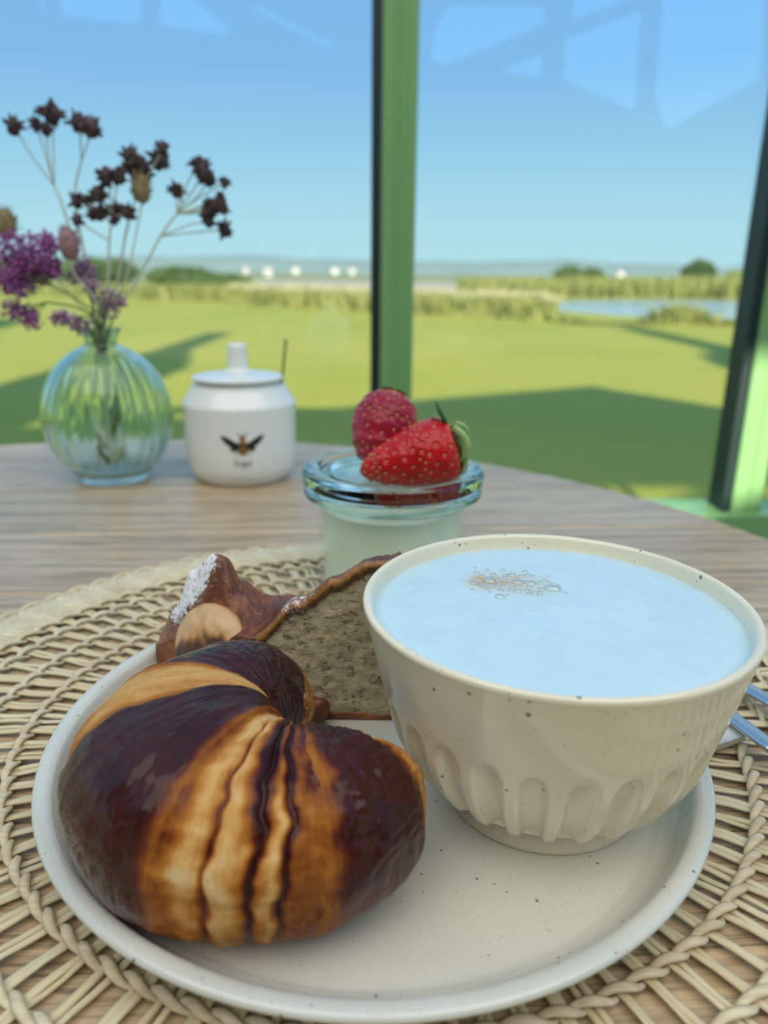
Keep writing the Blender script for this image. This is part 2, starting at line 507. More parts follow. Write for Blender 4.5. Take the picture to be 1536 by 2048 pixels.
# foliage
def leaf_mat(name, a, b):
    t = NT(name); v = t.coord()
    c = t.mix(t.ramp(t.noise(v, 3.0, 3), [(0.3, 0.0), (0.7, 1.0)]), a, b)
    return t.bsdf(c, 0.7)
M_leafA = leaf_mat('leaf_dark', (0.045, 0.085, 0.02), (0.10, 0.15, 0.035))
M_leafB = leaf_mat('leaf_mid', (0.16, 0.22, 0.05), (0.26, 0.31, 0.08))
M_leafC = leaf_mat('leaf_dry', (0.40, 0.38, 0.17), (0.55, 0.50, 0.30))
M_bark = simple('bark', (0.12, 0.09, 0.06), 0.9, 0.3, 8)
def crown(c, r, n, leaf, rng):
    V, F = [], []
    for _ in range(n):
        while True:
            d = Vector((rng.uniform(-1, 1), rng.uniform(-1, 1), rng.uniform(-1, 1)))
            if 0.15 < d.length <= 1: break
        k = 0.72 + 0.28 * nz(d.x * 2.2 + c[0], d.y * 2.2, d.z * 2.2)
        d = d.normalized() * (d.length ** 0.45) * (0.75 + 0.5 * (k - 0.7))
        p = Vector((c[0] + d.x * r[0], c[1] + d.y * r[1], c[2] + d.z * r[2]))
        u = Vector((rng.gauss(0, 1), rng.gauss(0, 1), rng.gauss(0, 1))).normalized()
        w = u.orthogonal().normalized()
        s = leaf * rng.uniform(0.6, 1.3)
        i = len(V)
        V += [tuple(p - u * s), tuple(p + w * s * 0.5), tuple(p + u * s), tuple(p - w * s * 0.5)]
        F.append((i, i + 1, i + 2, i + 3))
    return V, F
def bush(name, label, cat, x, y, w, h, n, leaf, m, group=None, trunk=0.25):
    rng = random.Random(int(x * 13 + y * 7))
    t = thing(name, label, cat, (x, y, G), 0, group)
    tr = join(*[tube([(0, 0, -0.05), (dx * 0.4, dy * 0.4, h * trunk), (dx, dy, h * 0.6)], [h * 0.04, h * 0.03, h * 0.01], 6)
                for dx, dy in ((0.0, 0.0), (w * 0.25, 0.05), (-w * 0.22, -0.05))])
    obj('trunk', tr, M_bark, t)
    lo = h * trunk * 0.5
    tag(obj('foliage', crown((0, 0, (h + lo) / 2), (w, w * 0.8, (h - lo) / 2 * 1.15), n, leaf, rng), m, t, smooth=False), kind='stuff')
    return t
def pxy(px, y): return (px - 768) / 1500 * y * 0.953 + 0.0    # rough sideways place at distance y (metres)
bush('tree', 'lone round dark tree standing above the far bank of the pond', 'tree', 24.6, 62, 1.75, 2.35, 900, 0.22, M_leafA)
bush('bush', 'dark bush left of the pond rising above the reeds', 'bush', 13.4, 58, 1.5, 1.75, 700, 0.2, M_leafA, None, 0.1)
bush('bush', 'second dark bush left of the pond, nearer the window post', 'bush', 15.6, 60, 1.5, 1.6, 700, 0.2, M_leafA, None, 0.1)
bush('bush', 'small round bush right of the lone tree on the far bank', 'bush', 28.3, 64, 1.2, 1.55, 500, 0.2, M_leafB, None, 0.1)
for k, (x, y, w, h) in enumerate([(-22.0, 47, 3.4, 1.75), (-17.0, 46, 3.2, 1.75), (-12.6, 48, 2.6, 1.30), (-27.5, 47, 3.6, 1.7), (-9.4, 44, 2.2, 0.85)]):
    bush('hedge_bush', ['dark hedge bush behind the purple flowers', 'tallest dark hedge bush, behind the dried stems of the vase', 'hedge bush at the open end of the dark hedge', 'hedge bush furthest from the window post', 'low green bush tailing off the dark hedge towards the window post'][k],
         'bush', x, y, w, h, 1100, 0.24, M_leafA, 'dark hedge bushes beyond the lawn', 0.08)
def reeds(name, label, x0, x1, yf, depth, h, n, m, seed):
    rng = random.Random(seed); V, F = [], []
    for _ in range(n):
        x = rng.uniform(x0, x1); y = yf(x) + rng.uniform(0, depth)
        hh = h(x) * rng.uniform(0.55, 1.1); w = 0.035 * rng.uniform(0.7, 1.6)
        a = rng.uniform(0, PI); dx, dy = math.cos(a) * w, math.sin(a) * w
        lx, ly = rng.gauss(0, 0.12), rng.gauss(0, 0.12); i = len(V)
        V += [(x - dx, y - dy, G - 0.02), (x + dx, y + dy, G - 0.02), (x + dx * 0.8 + lx, y + dy * 0.8 + ly, G + hh * 0.7), (x - dx * 0.8 + lx, y - dy * 0.8 + ly, G + hh * 0.7), (x + lx * 1.6, y + ly * 1.6, G + hh)]
        F += [(0 + i, 1 + i, 2 + i, 3 + i), (3 + i, 2 + i, 4 + i)]
    return tag(obj(name, (V, F), m, smooth=False), label, 'grass', kind='stuff')
M_reed = leaf_mat('reed_green', (0.15, 0.19, 0.035), (0.29, 0.29, 0.085))
M_reed2 = leaf_mat('reed_straw', (0.38, 0.36, 0.17), (0.50, 0.46, 0.27))
edge = lambda x: lerp_tab([(-12, 29), (-6, 27.5), (-3.6, 23.0), (0, 20.5), (4, 17.8)], x)
reeds('tall_grass', 'tall green meadow grass along the far edge of the lawn', -9, 3.9, edge, 3.5, lambda x: 0.52, 9000, M_reed, 3)
reeds('tall_grass', 'straw coloured seed heads rising out of the tall meadow grass', -6, 4.2, lambda x: edge(x) + 1.4, 3.0, lambda x: 0.62, 4200, M_reed2, 5)
reeds('tall_grass', 'grass belt below the dark hedge on the far left', -24, -7, lambda x: 31, 8, lambda x: 0.45, 6000, M_reed, 8)
reeds('tall_grass', 'distant reeds on the far bank of the pond', 4, 34, lambda x: 36, 9, lambda x: 0.85 + 0.012 * x, 9000, M_reed, 9)
reeds('tall_grass', 'grass tufts on the near bank of the pond', 3.9, 11.5, lambda x: 16.4 + 0.05 * x, 0.8, lambda x: 0.34 * max(0, math.sin(x * 2.1 + 0.6)) ** 0.7 + (0.12 if x > 6 else 0.02), 2600, M_reed, 11)
# trees behind the café: they shade the lawn and show in the window's reflection
bush('tree', 'large tree behind the cafe whose shade darkens the left of the lawn', 'tree', -9.3, -4.5, 4.0, 8.8, 6000, 0.35, M_leafA, None, 0.3)
bush('tree', 'small tree behind the back wall casting a lone patch of shade on the left lawn', 'tree', -2.9, -4.2, 0.8, 5.9, 1800, 0.16, M_leafA, None, 1.2)
bush('tree', 'tree behind the back wall casting the patch of shade near the pond', 'tree', 5.0, -4.2, 1.15, 6.25, 2400, 0.18, M_leafA, None, 1.3)
bush('bush', 'garden bush behind the back wall mirrored in the right pane', 'bush', 2.5, -5.4, 0.75, 2.35, 1600, 0.12, M_leafA, None, 0.1)
bush('bush', 'taller garden bush behind the back wall mirrored at the pane edge', 'bush', 3.5, -5.6, 0.8, 2.75, 1600, 0.12, M_leafA, None, 0.1)

# ------------------------------------------------------------------ table
tab = thing('round_table', 'round pale oak plank table in front of the window', 'table', (-0.2066, 0.293, 0), R(4))
RT = 0.527
pw = 0.105
k0 = -6
for k in range(-6, 6):
    y0, y1 = k * pw + 0.0005, (k + 1) * pw - 0.0005
    if min(abs(y0), abs(y1)) >= RT: continue
    y0c, y1c = max(y0, -RT + 1e-3), min(y1, RT - 1e-3)
    n = 26
    right = [(math.sqrt(max(RT * RT - y * y, 0)), y) for y in np.linspace(y0c, y1c, n)]
    left = [(-x, y) for x, y in reversed(right)]
    P = right + left; m_ = len(P)
    def off(P, d): return [(x * (1 - d / RT), (y0c + y1c) / 2 + (y - (y0c + y1c) / 2) * (1 - d / (abs(y1c - y0c) / 2))) for x, y in P]
    L = [off(P, 0.001), P, P, off(P, 0.002)]
    Z = [0.0, -0.0012, -0.026, -0.028]
    V = [(x, y, z) for Q, z in zip(L, Z) for x, y in Q]
    F = [tuple(range(m_))] + [(a * m_ + (i + 1) % m_, a * m_ + i, (a + 1) * m_ + i, (a + 1) * m_ + (i + 1) % m_) for a in range(3) for i in range(m_)] + [tuple(range(4 * m_ - 1, 3 * m_ - 1, -1))]
    obj('plank', (V, F), M_wood, tab, smooth=False)
obj('apron', lathe([(0.40, -0.030), (0.42, -0.030), (0.42, -0.10), (0.40, -0.10), (0.40, -0.030)], 64), M_wood, tab)
obj('column', lathe(smooth_prof([(0.0, -0.0285), (0.06, -0.029), (0.055, -0.12), (0.045, -0.3), (0.06, -0.6), (0.07, -0.70), (0.0, -0.701)], 5), 32), M_wood, tab)
for q in range(4):
    a = q * PI / 2 + 0.4
    obj('foot', tube([(0.03 * math.cos(a), 0.03 * math.sin(a), -0.67), (0.18 * math.cos(a), 0.18 * math.sin(a), -0.70), (0.34 * math.cos(a), 0.34 * math.sin(a), -0.728)], [0.035, 0.03, 0.021], 8), M_wood, tab)

# ------------------------------------------------------------------ woven placemat
MC = (0.0, 0.2685)
mat_ = thing('placemat', 'round woven straw placemat lying under the plate on the table', 'placemat', (MC[0], MC[1], 0.0))
mat_.scale = (1, 0.958, 1)
NSP = 96
rings = [0.090, 0.116, 0.1411, 0.1607, 0.1802]
def reed_mesh(seed):
    rng = random.Random(seed)
    n = 26; path = []; rad = []
    side = 1 if seed % 2 else -1
    r0, r1 = 0.060, 0.205
    w0 = rng.uniform(0.00085, 0.00140)
    j = rng.uniform(-0.0006, 0.0006)
    for i in range(n + 1):
        r = r0 + (r1 - r0) * i / n
        z = 0.0022 + 0.0004 * math.sin(r * 260 + seed)
        path.append((r, j * math.sin((r - r0) * 24), z)); rad.append(w0 * (1 + 0.10 * math.sin(r * 130 + seed * 2)))
    V, F = tube(path, rad, 8, flat=(1.1, 0.60), upv=(0, 0, 1))
    return mesh_data('spoke', V, F, M_spoke)
reed_meshes = [reed_mesh(s) for s in range(16)]
rng = random.Random(5)
for k in range(NSP):
    a = 2 * PI * k / NSP + rng.uniform(-0.006, 0.006)
    nre = 2
    for q in range(nre):
        o = link_mesh('spoke', reed_meshes[rng.randrange(16)], mat_)
        off_ = (q - 0.5) * 0.0023
        o.location = (-math.sin(a) * off_, math.cos(a) * off_, rng.uniform(-0.0003, 0.0003))
        o.rotation_euler = (0, 0, a + rng.uniform(-0.006, 0.006))
def twine(r, phase, seed, fat=1.0):
    n = NSP * 8; path = []; rad = []
    for i in range(n):
        a = 2 * PI * i / n
        ph = a * NSP / 2 + phase
        rr = r + 0.0013 * math.sin(ph * 1.0 + 0.35) + 0.0009 * nz(a * 5, seed)
        z = 0.0030 + 0.0017 * math.cos(ph)
        path.append((rr * math.cos(a), rr * math.sin(a), z))
        rad.append(0.00140 * fat * (0.82 + 0.26 * math.cos(ph)))
    return tube(path, rad, 7, closed=True, flat=(1.15, 0.62), upv=(0, 0, 1))
for i, r in enumerate(rings):
    for p_ in (0, PI):
        obj('strand', twine(r, p_, i + p_), M_strand if i < 3 else M_braid, mat_)
def braid(phase, seed, rc, amp, cyc, wid):
    n = 900; path = []
    for i in range(n):
        a = 2 * PI * i / n
        rr = rc + amp * math.sin(a * cyc + phase) + 0.0006 * nz(a * 7, seed)
        z = 0.0032 + 0.0019 * math.cos(2 * (a * cyc + phase) + 0.7)
        path.append((rr * math.cos(a), rr * math.sin(a), z))
    return tube(path, wid, 7, closed=True, flat=(1.5, 0.55), upv=(0, 0, 1))
for k in range(9):
    obj('braid_strand', braid(2 * PI * k / 9, k, 0.2075, 0.0115, 31, 0.0021), M_braid, mat_)
for r in (0.1930, 0.2205):
    for p_ in (0, PI):
        obj('strand', twine(r, p_, r * 90 + p_, 1.15), M_braid if r < 0.2 else M_strand, mat_)

# ------------------------------------------------------------------ plate
ZM = 0.0056     # top of the mat
ZP = 0.0102     # inner floor of the plate
PC = (-0.0023, 0.2383)
plate_prof = smooth_prof([(0.0, 0.0012), (0.05, 0.0011), (0.074, 0.0009), (0.078, 0.0), (0.083, 0.0), (0.088, 0.0016)], 4)
plate_prof += smooth_prof([(0.090, 0.0022), (0.102, 0.0040), (0.1085, 0.0075), (0.1125, 0.0118), (0.1148, 0.0148), (0.1150, 0.0160), (0.1142, 0.0169), (0.1125, 0.0172), (0.1105, 0.0168), (0.1088, 0.0155), (0.1070, 0.0120), (0.1042, 0.0078), (0.1000, 0.0055), (0.093, 0.0047), (0.06, 0.0046), (0.0, 0.0046)], 6)
pl = obj('plate', lathe(plate_prof, 160), M_plate, None, (PC[0], PC[1], ZM))
tag(pl, 'round speckled off-white stoneware plate with upright rim on the placemat', 'plate')

# ------------------------------------------------------------------ coffee bowl
BC = (0.0544, 0.2184)
bowl = thing('coffee_bowl', 'beige speckled stoneware bowl with carved flutes standing on the plate', 'bowl', (BC[0], BC[1], ZP + 0.0001))
bowl.scale = (1, 1, 0.0715 / 0.0699)
outer_pts = [(0.0322, 0.0102), (0.0366, 0.0106), (0.0415, 0.0138), (0.0470, 0.0212), (0.0512, 0.0310), (0.0547, 0.0430), (0.0574, 0.0540), (0.0594, 0.0630), (0.0604, 0.0670), (0.0608, 0.0684), (0.0606, 0.0694), (0.0598, 0.0699), (0.0588, 0.0697), (0.0580, 0.0686), (0.0570, 0.0640), (0.0545, 0.0540), (0.0500, 0.0420), (0.0440, 0.0290), (0.0330, 0.0170), (0.0180, 0.0125), (0.0, 0.0118)]
bowl_prof = [(0.0, 0.0101)] + smooth_prof(outer_pts, 9)
NF = 26
lim_i = 9 * 10
inner_cut = {}
def flute(r, z, a):
    if (r, z) not in outer_set: return r, z
    ph = (a * NF / (2 * PI) + 0.1) % 1.0 - 0.5
    x = abs(ph) / 0.35                       # across the groove
    top = 0.0420 - 0.0050 * min(1, x) ** 2.5  # round-topped groove
    g = max(0.0, 1 - min(1, x) ** 3.2) * sm(top + 0.0005, top - 0.0035, z) if False else max(0.0, 1 - min(1.0, x) ** 3.2) * (1 - sm(top - 0.0035, top + 0.0008, z))
    g *= sm(0.0103, 0.0120, z)
    d = 0.0026 * g
    ridge_ = 0.0008 * (1 - g) * (1 - sm(0.026, 0.042, z)) * sm(0.0102, 0.0125, z)
    return r - d + ridge_, z - 0.0008 * (1 - g) * (1 - sm(0.0115, 0.018, z))
k_rim = max(range(len(bowl_prof)), key=lambda i: bowl_prof[i][1])
outer_set = set(bowl_prof[1:k_rim])
obj('body', lathe(bowl_prof, NF * 16, flute), M_bowl, bowl)
obj('foot_ring', lathe([(0.0, 0.0102), (0.0322, 0.0104), (0.0321, 0.0060), (0.0327, 0.0030), (0.0330, 0.0012), (0.0324, 0.0), (0.0290, 0.0), (0.0282, 0.002), (0.0, 0.002)], 96), M_foot, bowl)

def foam_mat():
    t = NT('milk_foam'); v = t.coord()
    big = t.noise(v, 60, 5, 0.6); fine = t.noise(v, 420, 4, 0.65)
    bub = t.vor(v, 900)
    st = t.attr('stain').outputs['Fac']
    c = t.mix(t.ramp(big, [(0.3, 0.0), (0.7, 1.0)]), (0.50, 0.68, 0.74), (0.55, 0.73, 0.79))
    n = t.ramp(t.noise(v, 260, 4, 0.7), [(0.30, 0.55), (0.60, 1.0)])
    c = t.mix(t.math('MULTIPLY', st, n), c, (0.56, 0.39, 0.19))
    h = t.math('ADD', t.math('MULTIPLY', big, 0.9), t.math('ADD', t.math('MULTIPLY', fine, 0.35), t.math('MULTIPLY', bub, 0.25)))
    return t.bsdf(c, 0.34, t.bump(h, 0.28, 0.0014))
M_foam = foam_mat()
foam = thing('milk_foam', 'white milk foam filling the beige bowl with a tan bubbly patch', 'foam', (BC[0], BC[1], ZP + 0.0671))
SX, SY = 0.0392 - BC[0], 0.2378 - BC[1]        # centre of the coffee stain
def foam_z(x, y):
    r = math.hypot(x, y) / 0.0577
    z = 0.0016 * (1 - r ** 4) - 0.0008 * sm(0.9, 1.0, r)
    z += 0.00035 * nz(x * 90, y * 90, 3) + 0.00022 * nz(x * 260, y * 260, 5)
    dx, dy = x - (SX - 0.004), y - SY
    z -= 0.0016 * math.exp(-((dx / 0.0035) ** 2 + (dy / 0.003) ** 2))
    return z
def build_foam():
    nr, na = 90, 180
    V = [(0, 0, foam_z(0, 0))]; F = []
    for i in range(1, nr + 1):
        for k in range(na):
            a = 2 * PI * k / na; r = 0.0577 * i / nr
            x, y = r * math.cos(a), r * math.sin(a)
            V.append((x, y, foam_z(x, y)))
    b0 = len(V)
    for k in range(na):
        a = 2 * PI * k / na; V.append((0.0560 * math.cos(a), 0.0560 * math.sin(a), -0.006))
    for k in range(na):
        k2 = (k + 1) % na
        F.append((0, 1 + k, 1 + k2))
        for i in range(nr - 1):
            F.append((1 + i * na + k, 1 + (i + 1) * na + k, 1 + (i + 1) * na + k2, 1 + i * na + k2))
        F.append((1 + (nr - 1) * na + k, b0 + k, b0 + k2, 1 + (nr - 1) * na + k2))
    F.append(tuple(b0 + k for k in range(na - 1, -1, -1)))
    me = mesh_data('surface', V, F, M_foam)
    at = me.attributes.new('stain', 'FLOAT', 'POINT')
    vals = []
    for x, y, z in V:
        dx, dy = x - SX, y - SY
        e = 1.15 * math.exp(-(((dx + 0.0060) / 0.0048) ** 2 + (dy / 0.0060) ** 2))
        e += 0.75 * math.exp(-(((dx - 0.0035) / 0.0095) ** 2 + ((dy + 0.001) / 0.0080) ** 2))
        e += 0.22 * math.exp(-(((dx - 0.010) / 0.012) ** 2 + ((dy + 0.005) / 0.010) ** 2))
        vals.append(min(1, e * (0.8 + 0.5 * nz(x * 300, y * 300, 9))))
    at.data.foreach_set('value', vals)
    return link_mesh('surface', me, foam)
build_foam()
def bubble_mat():
    t = NT('foam_bubble')
    a = t.n('BsdfTransparent'); a.inputs[0].default_value = (0.97, 0.94, 0.88, 1)
    g = t.n('BsdfGlossy'); g.inputs['Roughness'].default_value = 0.05; g.inputs['Color'].default_value = (1, 1, 1, 1)
    fr = t.n('LayerWeight'); fr.inputs[0].default_value = 0.38
    mx = t.n('MixShader'); t.l(fr.outputs['Facing'], mx.inputs[0]); t.l(a.outputs[0], mx.inputs[1]); t.l(g.outputs[0], mx.inputs[2])
    t.l(mx.outputs[0], t.o.inputs[0]); return t.m
M_bub = bubble_mat()
rng = random.Random(21)
Vb, Fb = ico(3)
bub_me = mesh_data('bubble', [(v.x, v.y, max(v.z, -0.1) * 0.75) for v in Vb], Fb, M_bub)
placed = []
tries = 0
sizes = [0.0030, 0.0026, 0.0022, 0.0021, 0.0019, 0.0018, 0.0017] + [rng.uniform(0.0007, 0.0014) for _ in range(52)]
for s_ in sizes:
    for _ in range(200):
        dx = rng.gauss(0.0035, 0.0075); dy = rng.gauss(-0.0008, 0.0042) - dx * 0.12
        if all(math.hypot(dx - q[0], dy - q[1]) > (s_ + q[2]) * 0.86 for q in placed) and -0.011 < dx < 0.022: break
    placed.append((dx, dy, s_))
    o = link_mesh('bubble', bub_me, foam)
    x, y = SX + dx, SY + dy
    o.location = (x, y, foam_z(x, y)); o.scale = (s_, s_, s_ * 0.8)

# ------------------------------------------------------------------ croissant
def crust_mat(name='pastry_crust'):
    t = NT(name); v = t.coord()
    cr_ = t.attr('crust').outputs['Fac']
    n1 = t.noise(v, 70, 7, 0.68); n2 = t.noise(t.coord('Object', (1, 1, 1)), 420, 4, 0.7)
    cx = t.n('CombineXYZ'); t.l(t.math('MULTIPLY', t.attr('along').outputs['Fac'], 210.0), cx.inputs[0]); t.l(t.math('MULTIPLY', t.attr('around').outputs['Fac'], 5.0), cx.inputs[1])
    st = t.noise(cx.outputs[0], 1.0, 5, 0.6, 0.4)
    k = t.math('ADD', cr_, t.math('MULTIPLY', t.math('SUBTRACT', n1, 0.5), 0.46))
    k = t.math('ADD', k, t.math('MULTIPLY', t.math('SUBTRACT', st, 0.5), 0.24))
    k = t.math('ADD', k, t.math('MULTIPLY', t.math('SUBTRACT', n2, 0.5), 0.16), True)
    c = t.ramp(k, [(0.0, (0.76, 0.53, 0.27)), (0.16, (0.66, 0.37, 0.12)), (0.36, (0.46, 0.175, 0.028)), (0.56, (0.27, 0.078, 0.011)), (0.72, (0.125, 0.022, 0.005)), (0.86, (0.056, 0.0062, 0.0030)), (1.0, (0.028, 0.0034, 0.0024))])
    rg = t.ramp(cr_, [(0.0, 0.55), (0.5, 0.42), (0.9, 0.24)])
    h = t.math('ADD', t.math('MULTIPLY', n1, 0.5), t.math('ADD', t.math('MULTIPLY', n2, 0.5), t.math('MULTIPLY', st, 0.8)))
    bl = t.attr('blister').outputs['Fac']
    hv = t.math('MULTIPLY', t.vor(v, 420), bl)
    h = t.math('SUBTRACT', h, t.math('MULTIPLY', hv, 1.6))
    return t.bsdf(c, rg, t.bump(h, 0.6, 0.0015), **{'Coat Weight': t.ramp(cr_, [(0.45, 0.0), (0.85, 0.45)]), 'Coat Roughness': 0.08, 'Specular IOR Level': 0.22, 'IOR': 1.36, 'Coat IOR': 1.42})
M_crust = crust_mat()
CC = (-0.0265, 0.1965)
A0, A1 = 84.0, 353.0
def alpha_s(a): return (a - A0) / (A1 - A0)
B = [alpha_s(x) for x in (165, 200, 243, 283, 324)]     # edges of the rolled bands

def crust_profile(s, ph):
    """-> (radial step in metres, crust darkness) on the rolled surface; ph: 0 outer side, pi/2 top, pi inner side"""
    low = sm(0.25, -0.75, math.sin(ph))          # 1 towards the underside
    w = 0.013 * nz(s * 5, ph * 1.6, 4) + 0.006 * nz(s * 30, ph * 5, 8) + 0.001 * nz(s * 60, ph * 9, 3)
    u = s + w
    d = 0.0
    # steps between the rolled layers
    d += 0.0016 * (1 - sm(B[0] - 0.006, B[0] + 0.006, u)) * -1
    d += -0.0014 * (1 - sm(B[1] - 0.006, B[1] + 0.008, u))
    d += -0.0013 * sm(B[2] - 0.008, B[2] + 0.008, u) * (1 - sm(B[3] - 0.01, B[3] + 0.01, u))
    d += -0.0016 * sm(B[4] - 0.006, B[4] + 0.006, u)
    dark = 0.93
    if u < 0.016: c = 0.34 + 0.25 * nz(ph * 4, s * 60)
    elif u < B[0]: c = dark - 0.25 * sm(B[0] - 0.035, B[0], u)
    elif u < B[1]:
        t = (u - B[0]) / (B[1] - B[0])
        c = 0.60 - 0.42 * sm(0, 0.25, t) + 0.10 * sm(0.45, 0.8, t) + 0.28 * sm(0.82, 1.0, t)
        c += 0.10 * nz(s * 40, ph * 3, 1)
    elif u < B[2]:
        t = (u - B[1]) / (B[2] - B[1])
        c = dark - 0.30 * (1 - sm(0, 0.07, t)) - 0.42 * sm(0.86, 1.0, t)
    elif u < B[3]:
        t = (u - B[2]) / (B[3] - B[2])
        c = 0.30
        # pale leaves of dough separated by baked seams; v runs from the notch (1) to the foot (-1)
        v = math.sin(ph) * (1 if math.cos(ph) > -0.2 else 1.0)
        wob = 0.035 * nz(ph * 2.2, 3.3) + 0.02 * nz(ph * 6, 1.3)
        s1, s2, s3 = 0.27 + 0.05 * v + wob, 0.545 + 0.05 * v + wob * 0.8, 0.745 + 0.03 * v - wob
        w1, w2, w3 = 0.020 + 0.012 * low, 0.030 + 0.075 * sm(0.35, 0.95, v), 0.030 + 0.02 * sm(0.2, 0.9, v)
        if t < s1: c = 0.30 + 0.30 * (1 - sm(0.0, 0.14, t)) - 0.16 * math.exp(-((t - s1 * 0.62) / 0.07) ** 2)
        elif t < s2: c = 0.33 - 0.20 * math.exp(-((t - (s1 + 0.07)) / 0.08) ** 2) + 0.12 * sm(s1 + 0.1, s2, t)
        elif t < s3: c = 0.34 - 0.30 * math.exp(-((t - (s2 * 0.35 + s3 * 0.65)) / 0.06) ** 2)
        else: c = 0.42 + 0.22 * sm(s3, 1.0, t)
        c += 0.22 * nz(t * 3.5, ph * 3, 6) + 0.13 * nz(t * 9, ph * 9, 16) + 0.16 * low
        for sc, wd, dp, am in ((s1, w1, 0.0007, 0.50), (s2, w2, 0.0010, 0.62), (s3, w3, 0.0010, 0.55)):
            q = math.exp(-((t - sc) / wd) ** 2)
            c += am * q; d -= dp * math.exp(-((t - sc) / 0.035) ** 2)
        d += 0.0007 * sm(s1, s1 + 0.05, t) * (1 - sm(s2 - 0.03, s2, t)) + 0.0005 * sm(s2, s2 + 0.05, t) * (1 - sm(s3 - 0.03, s3, t))
        c += 0.30 * sm(0.80, 0.98, v) * sm(0.3, 0.6, t) * (0.5 + 0.8 * nz(t * 6, ph * 3, 12))
    elif u < B[4]:
        t = (u - B[3]) / (B[4] - B[3])
        c = dark - 0.45 * (1 - sm(0, 0.22, t + 0.14 * nz(ph * 3, 2.0, s * 9))) - 0.12 * sm(0.9, 1, t)
    else:
        t = (u - B[4]) / (1 - B[4])
        c = 0.78 - 0.50 * sm(0, 0.28, t) + 0.15 * sm(0.6, 1, t) + 0.1 * nz(s * 60, ph * 5)
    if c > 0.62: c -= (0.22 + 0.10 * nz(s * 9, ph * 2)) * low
    return d, min(1, max(0, c))

def croissant():
    NS, NP = 420, 220
    V, col, blis, su, pv = [], [], [], [], []
    for i in range(NS + 1):
        s = i / NS
        a = R(A0 + (A1 - A0) * s)
        e = (1 - abs(2 * s - 1) ** 5.0) ** 0.5
        bell = math.exp(-((s - 0.43) / 0.27) ** 2)
        ha = (0.0220 + 0.0135 * bell + 0.0030 * sm(0.6, 0.9, s)) * max(e, 0.02)
        hb = (0.0235 + 0.0055 * bell + 0.0030 * (1 - sm(0.1, 0.35, s))) * max(e, 0.02)
        rho = 0.0265 + 0.0050 * bell
        zc = 0.0262 + 0.002 * bell + 0.0030 * (1 - sm(0.1, 0.35, s)) - 0.001 * sm(0.7, 1, s)
        for k in range(NP):
            ph = 2 * PI * k / NP
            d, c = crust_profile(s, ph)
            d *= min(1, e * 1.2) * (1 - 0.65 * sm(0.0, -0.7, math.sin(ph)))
            cs, sn = math.cos(ph), math.sin(ph)
            wr_ = sm(0.72, 0.80, s) * sm(0.97, 0.90, s) * 0.0011 * (abs(nz(s * 34, cs * 7, sn * 7)) - 0.2) * sm(-0.3, 0.3, sn)
            n0 = wr_ + 0.0007 * nz(s * 16, cs * 2.4, sn * 2.4) + 0.00035 * nz(s * 60, cs * 4, sn * 4) + 0.00015 * nz(s * 160, cs * 9, sn * 9)
            rr = rho + (ha + d + n0) * (abs(cs) ** (0.92 if sn > 0 else 0.74)) * (1 if cs > 0 else -1)
            if rr < 0.006: rr = 0.0016 + 0.0044 * math.exp((rr - 0.006) / 0.0055)
            z = zc + (hb + d + n0) * (abs(sn) ** (0.92 if sn > 0 else 0.72)) * (1 if sn > 0 else -1)
            z -= 0.004 * sm(0.012, 0.0, rr) * (1 if sn > 0 else 0)
            if z < 0.003: z = 0.0004 + 0.0026 * math.exp((z - 0.003) / 0.004)
            ang = a + R(7) * (sn) * (0.4 + 0.3 * cs) * 0.5
            V.append((rr * math.cos(ang), rr * math.sin(ang), z))
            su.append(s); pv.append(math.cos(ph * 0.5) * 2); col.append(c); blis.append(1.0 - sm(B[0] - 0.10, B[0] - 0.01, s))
    F = [(i * NP + k, i * NP + (k + 1) % NP, (i + 1) * NP + (k + 1) % NP, (i + 1) * NP + k) for i in range(NS) for k in range(NP)]
    F += [tuple(range(NP - 1, -1, -1)), tuple(NS * NP + k for k in range(NP))]
    F = [tuple(reversed(f)) for f in F]
    me = mesh_data('croissant', V, F, M_crust)
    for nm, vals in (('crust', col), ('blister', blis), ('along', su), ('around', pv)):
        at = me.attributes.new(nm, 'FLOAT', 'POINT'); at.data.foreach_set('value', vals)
    return me
cro = thing('croissant', 'glossy dark brown croissant with pale gold layers at the plate front', 'croissant', (CC[0], CC[1], ZP + 0.0002))
link_mesh('crust', croissant(), cro)

# ------------------------------------------------------------------ banana cake slice
def crumb_mat():
    t = NT('banana_crumb'); v = t.coord('Object', (1.0, 1.0, 2.2))
    a = t.noise(v, 80, 5, 0.65); b = t.noise(v, 210, 5, 0.7, 0.6); sp = t.vor(v, 300)
    pores = t.noise(v, 190, 3, 0.6, 0.5)
    c = t.ramp(a, [(0.3, (0.36, 0.285, 0.165)), (0.6, (0.50, 0.415, 0.26)), (0.8, (0.60, 0.51, 0.33))])
    c = t.mix(t.ramp(b, [(0.54, 0.0), (0.62, 0.85)]), c, (0.085, 0.06, 0.036))
    c = t.mix(t.ramp(pores, [(0.60, 0.0), (0.72, 0.6)]), c, (0.12, 0.085, 0.05))
    h = t.math('SUBTRACT', t.math('MULTIPLY', b, -0.6), t.math('MULTIPLY', pores, 0.8))
    return t.bsdf(c, 0.85, t.bump(h, 0.45, 0.0016))
M_crumb = crumb_mat()
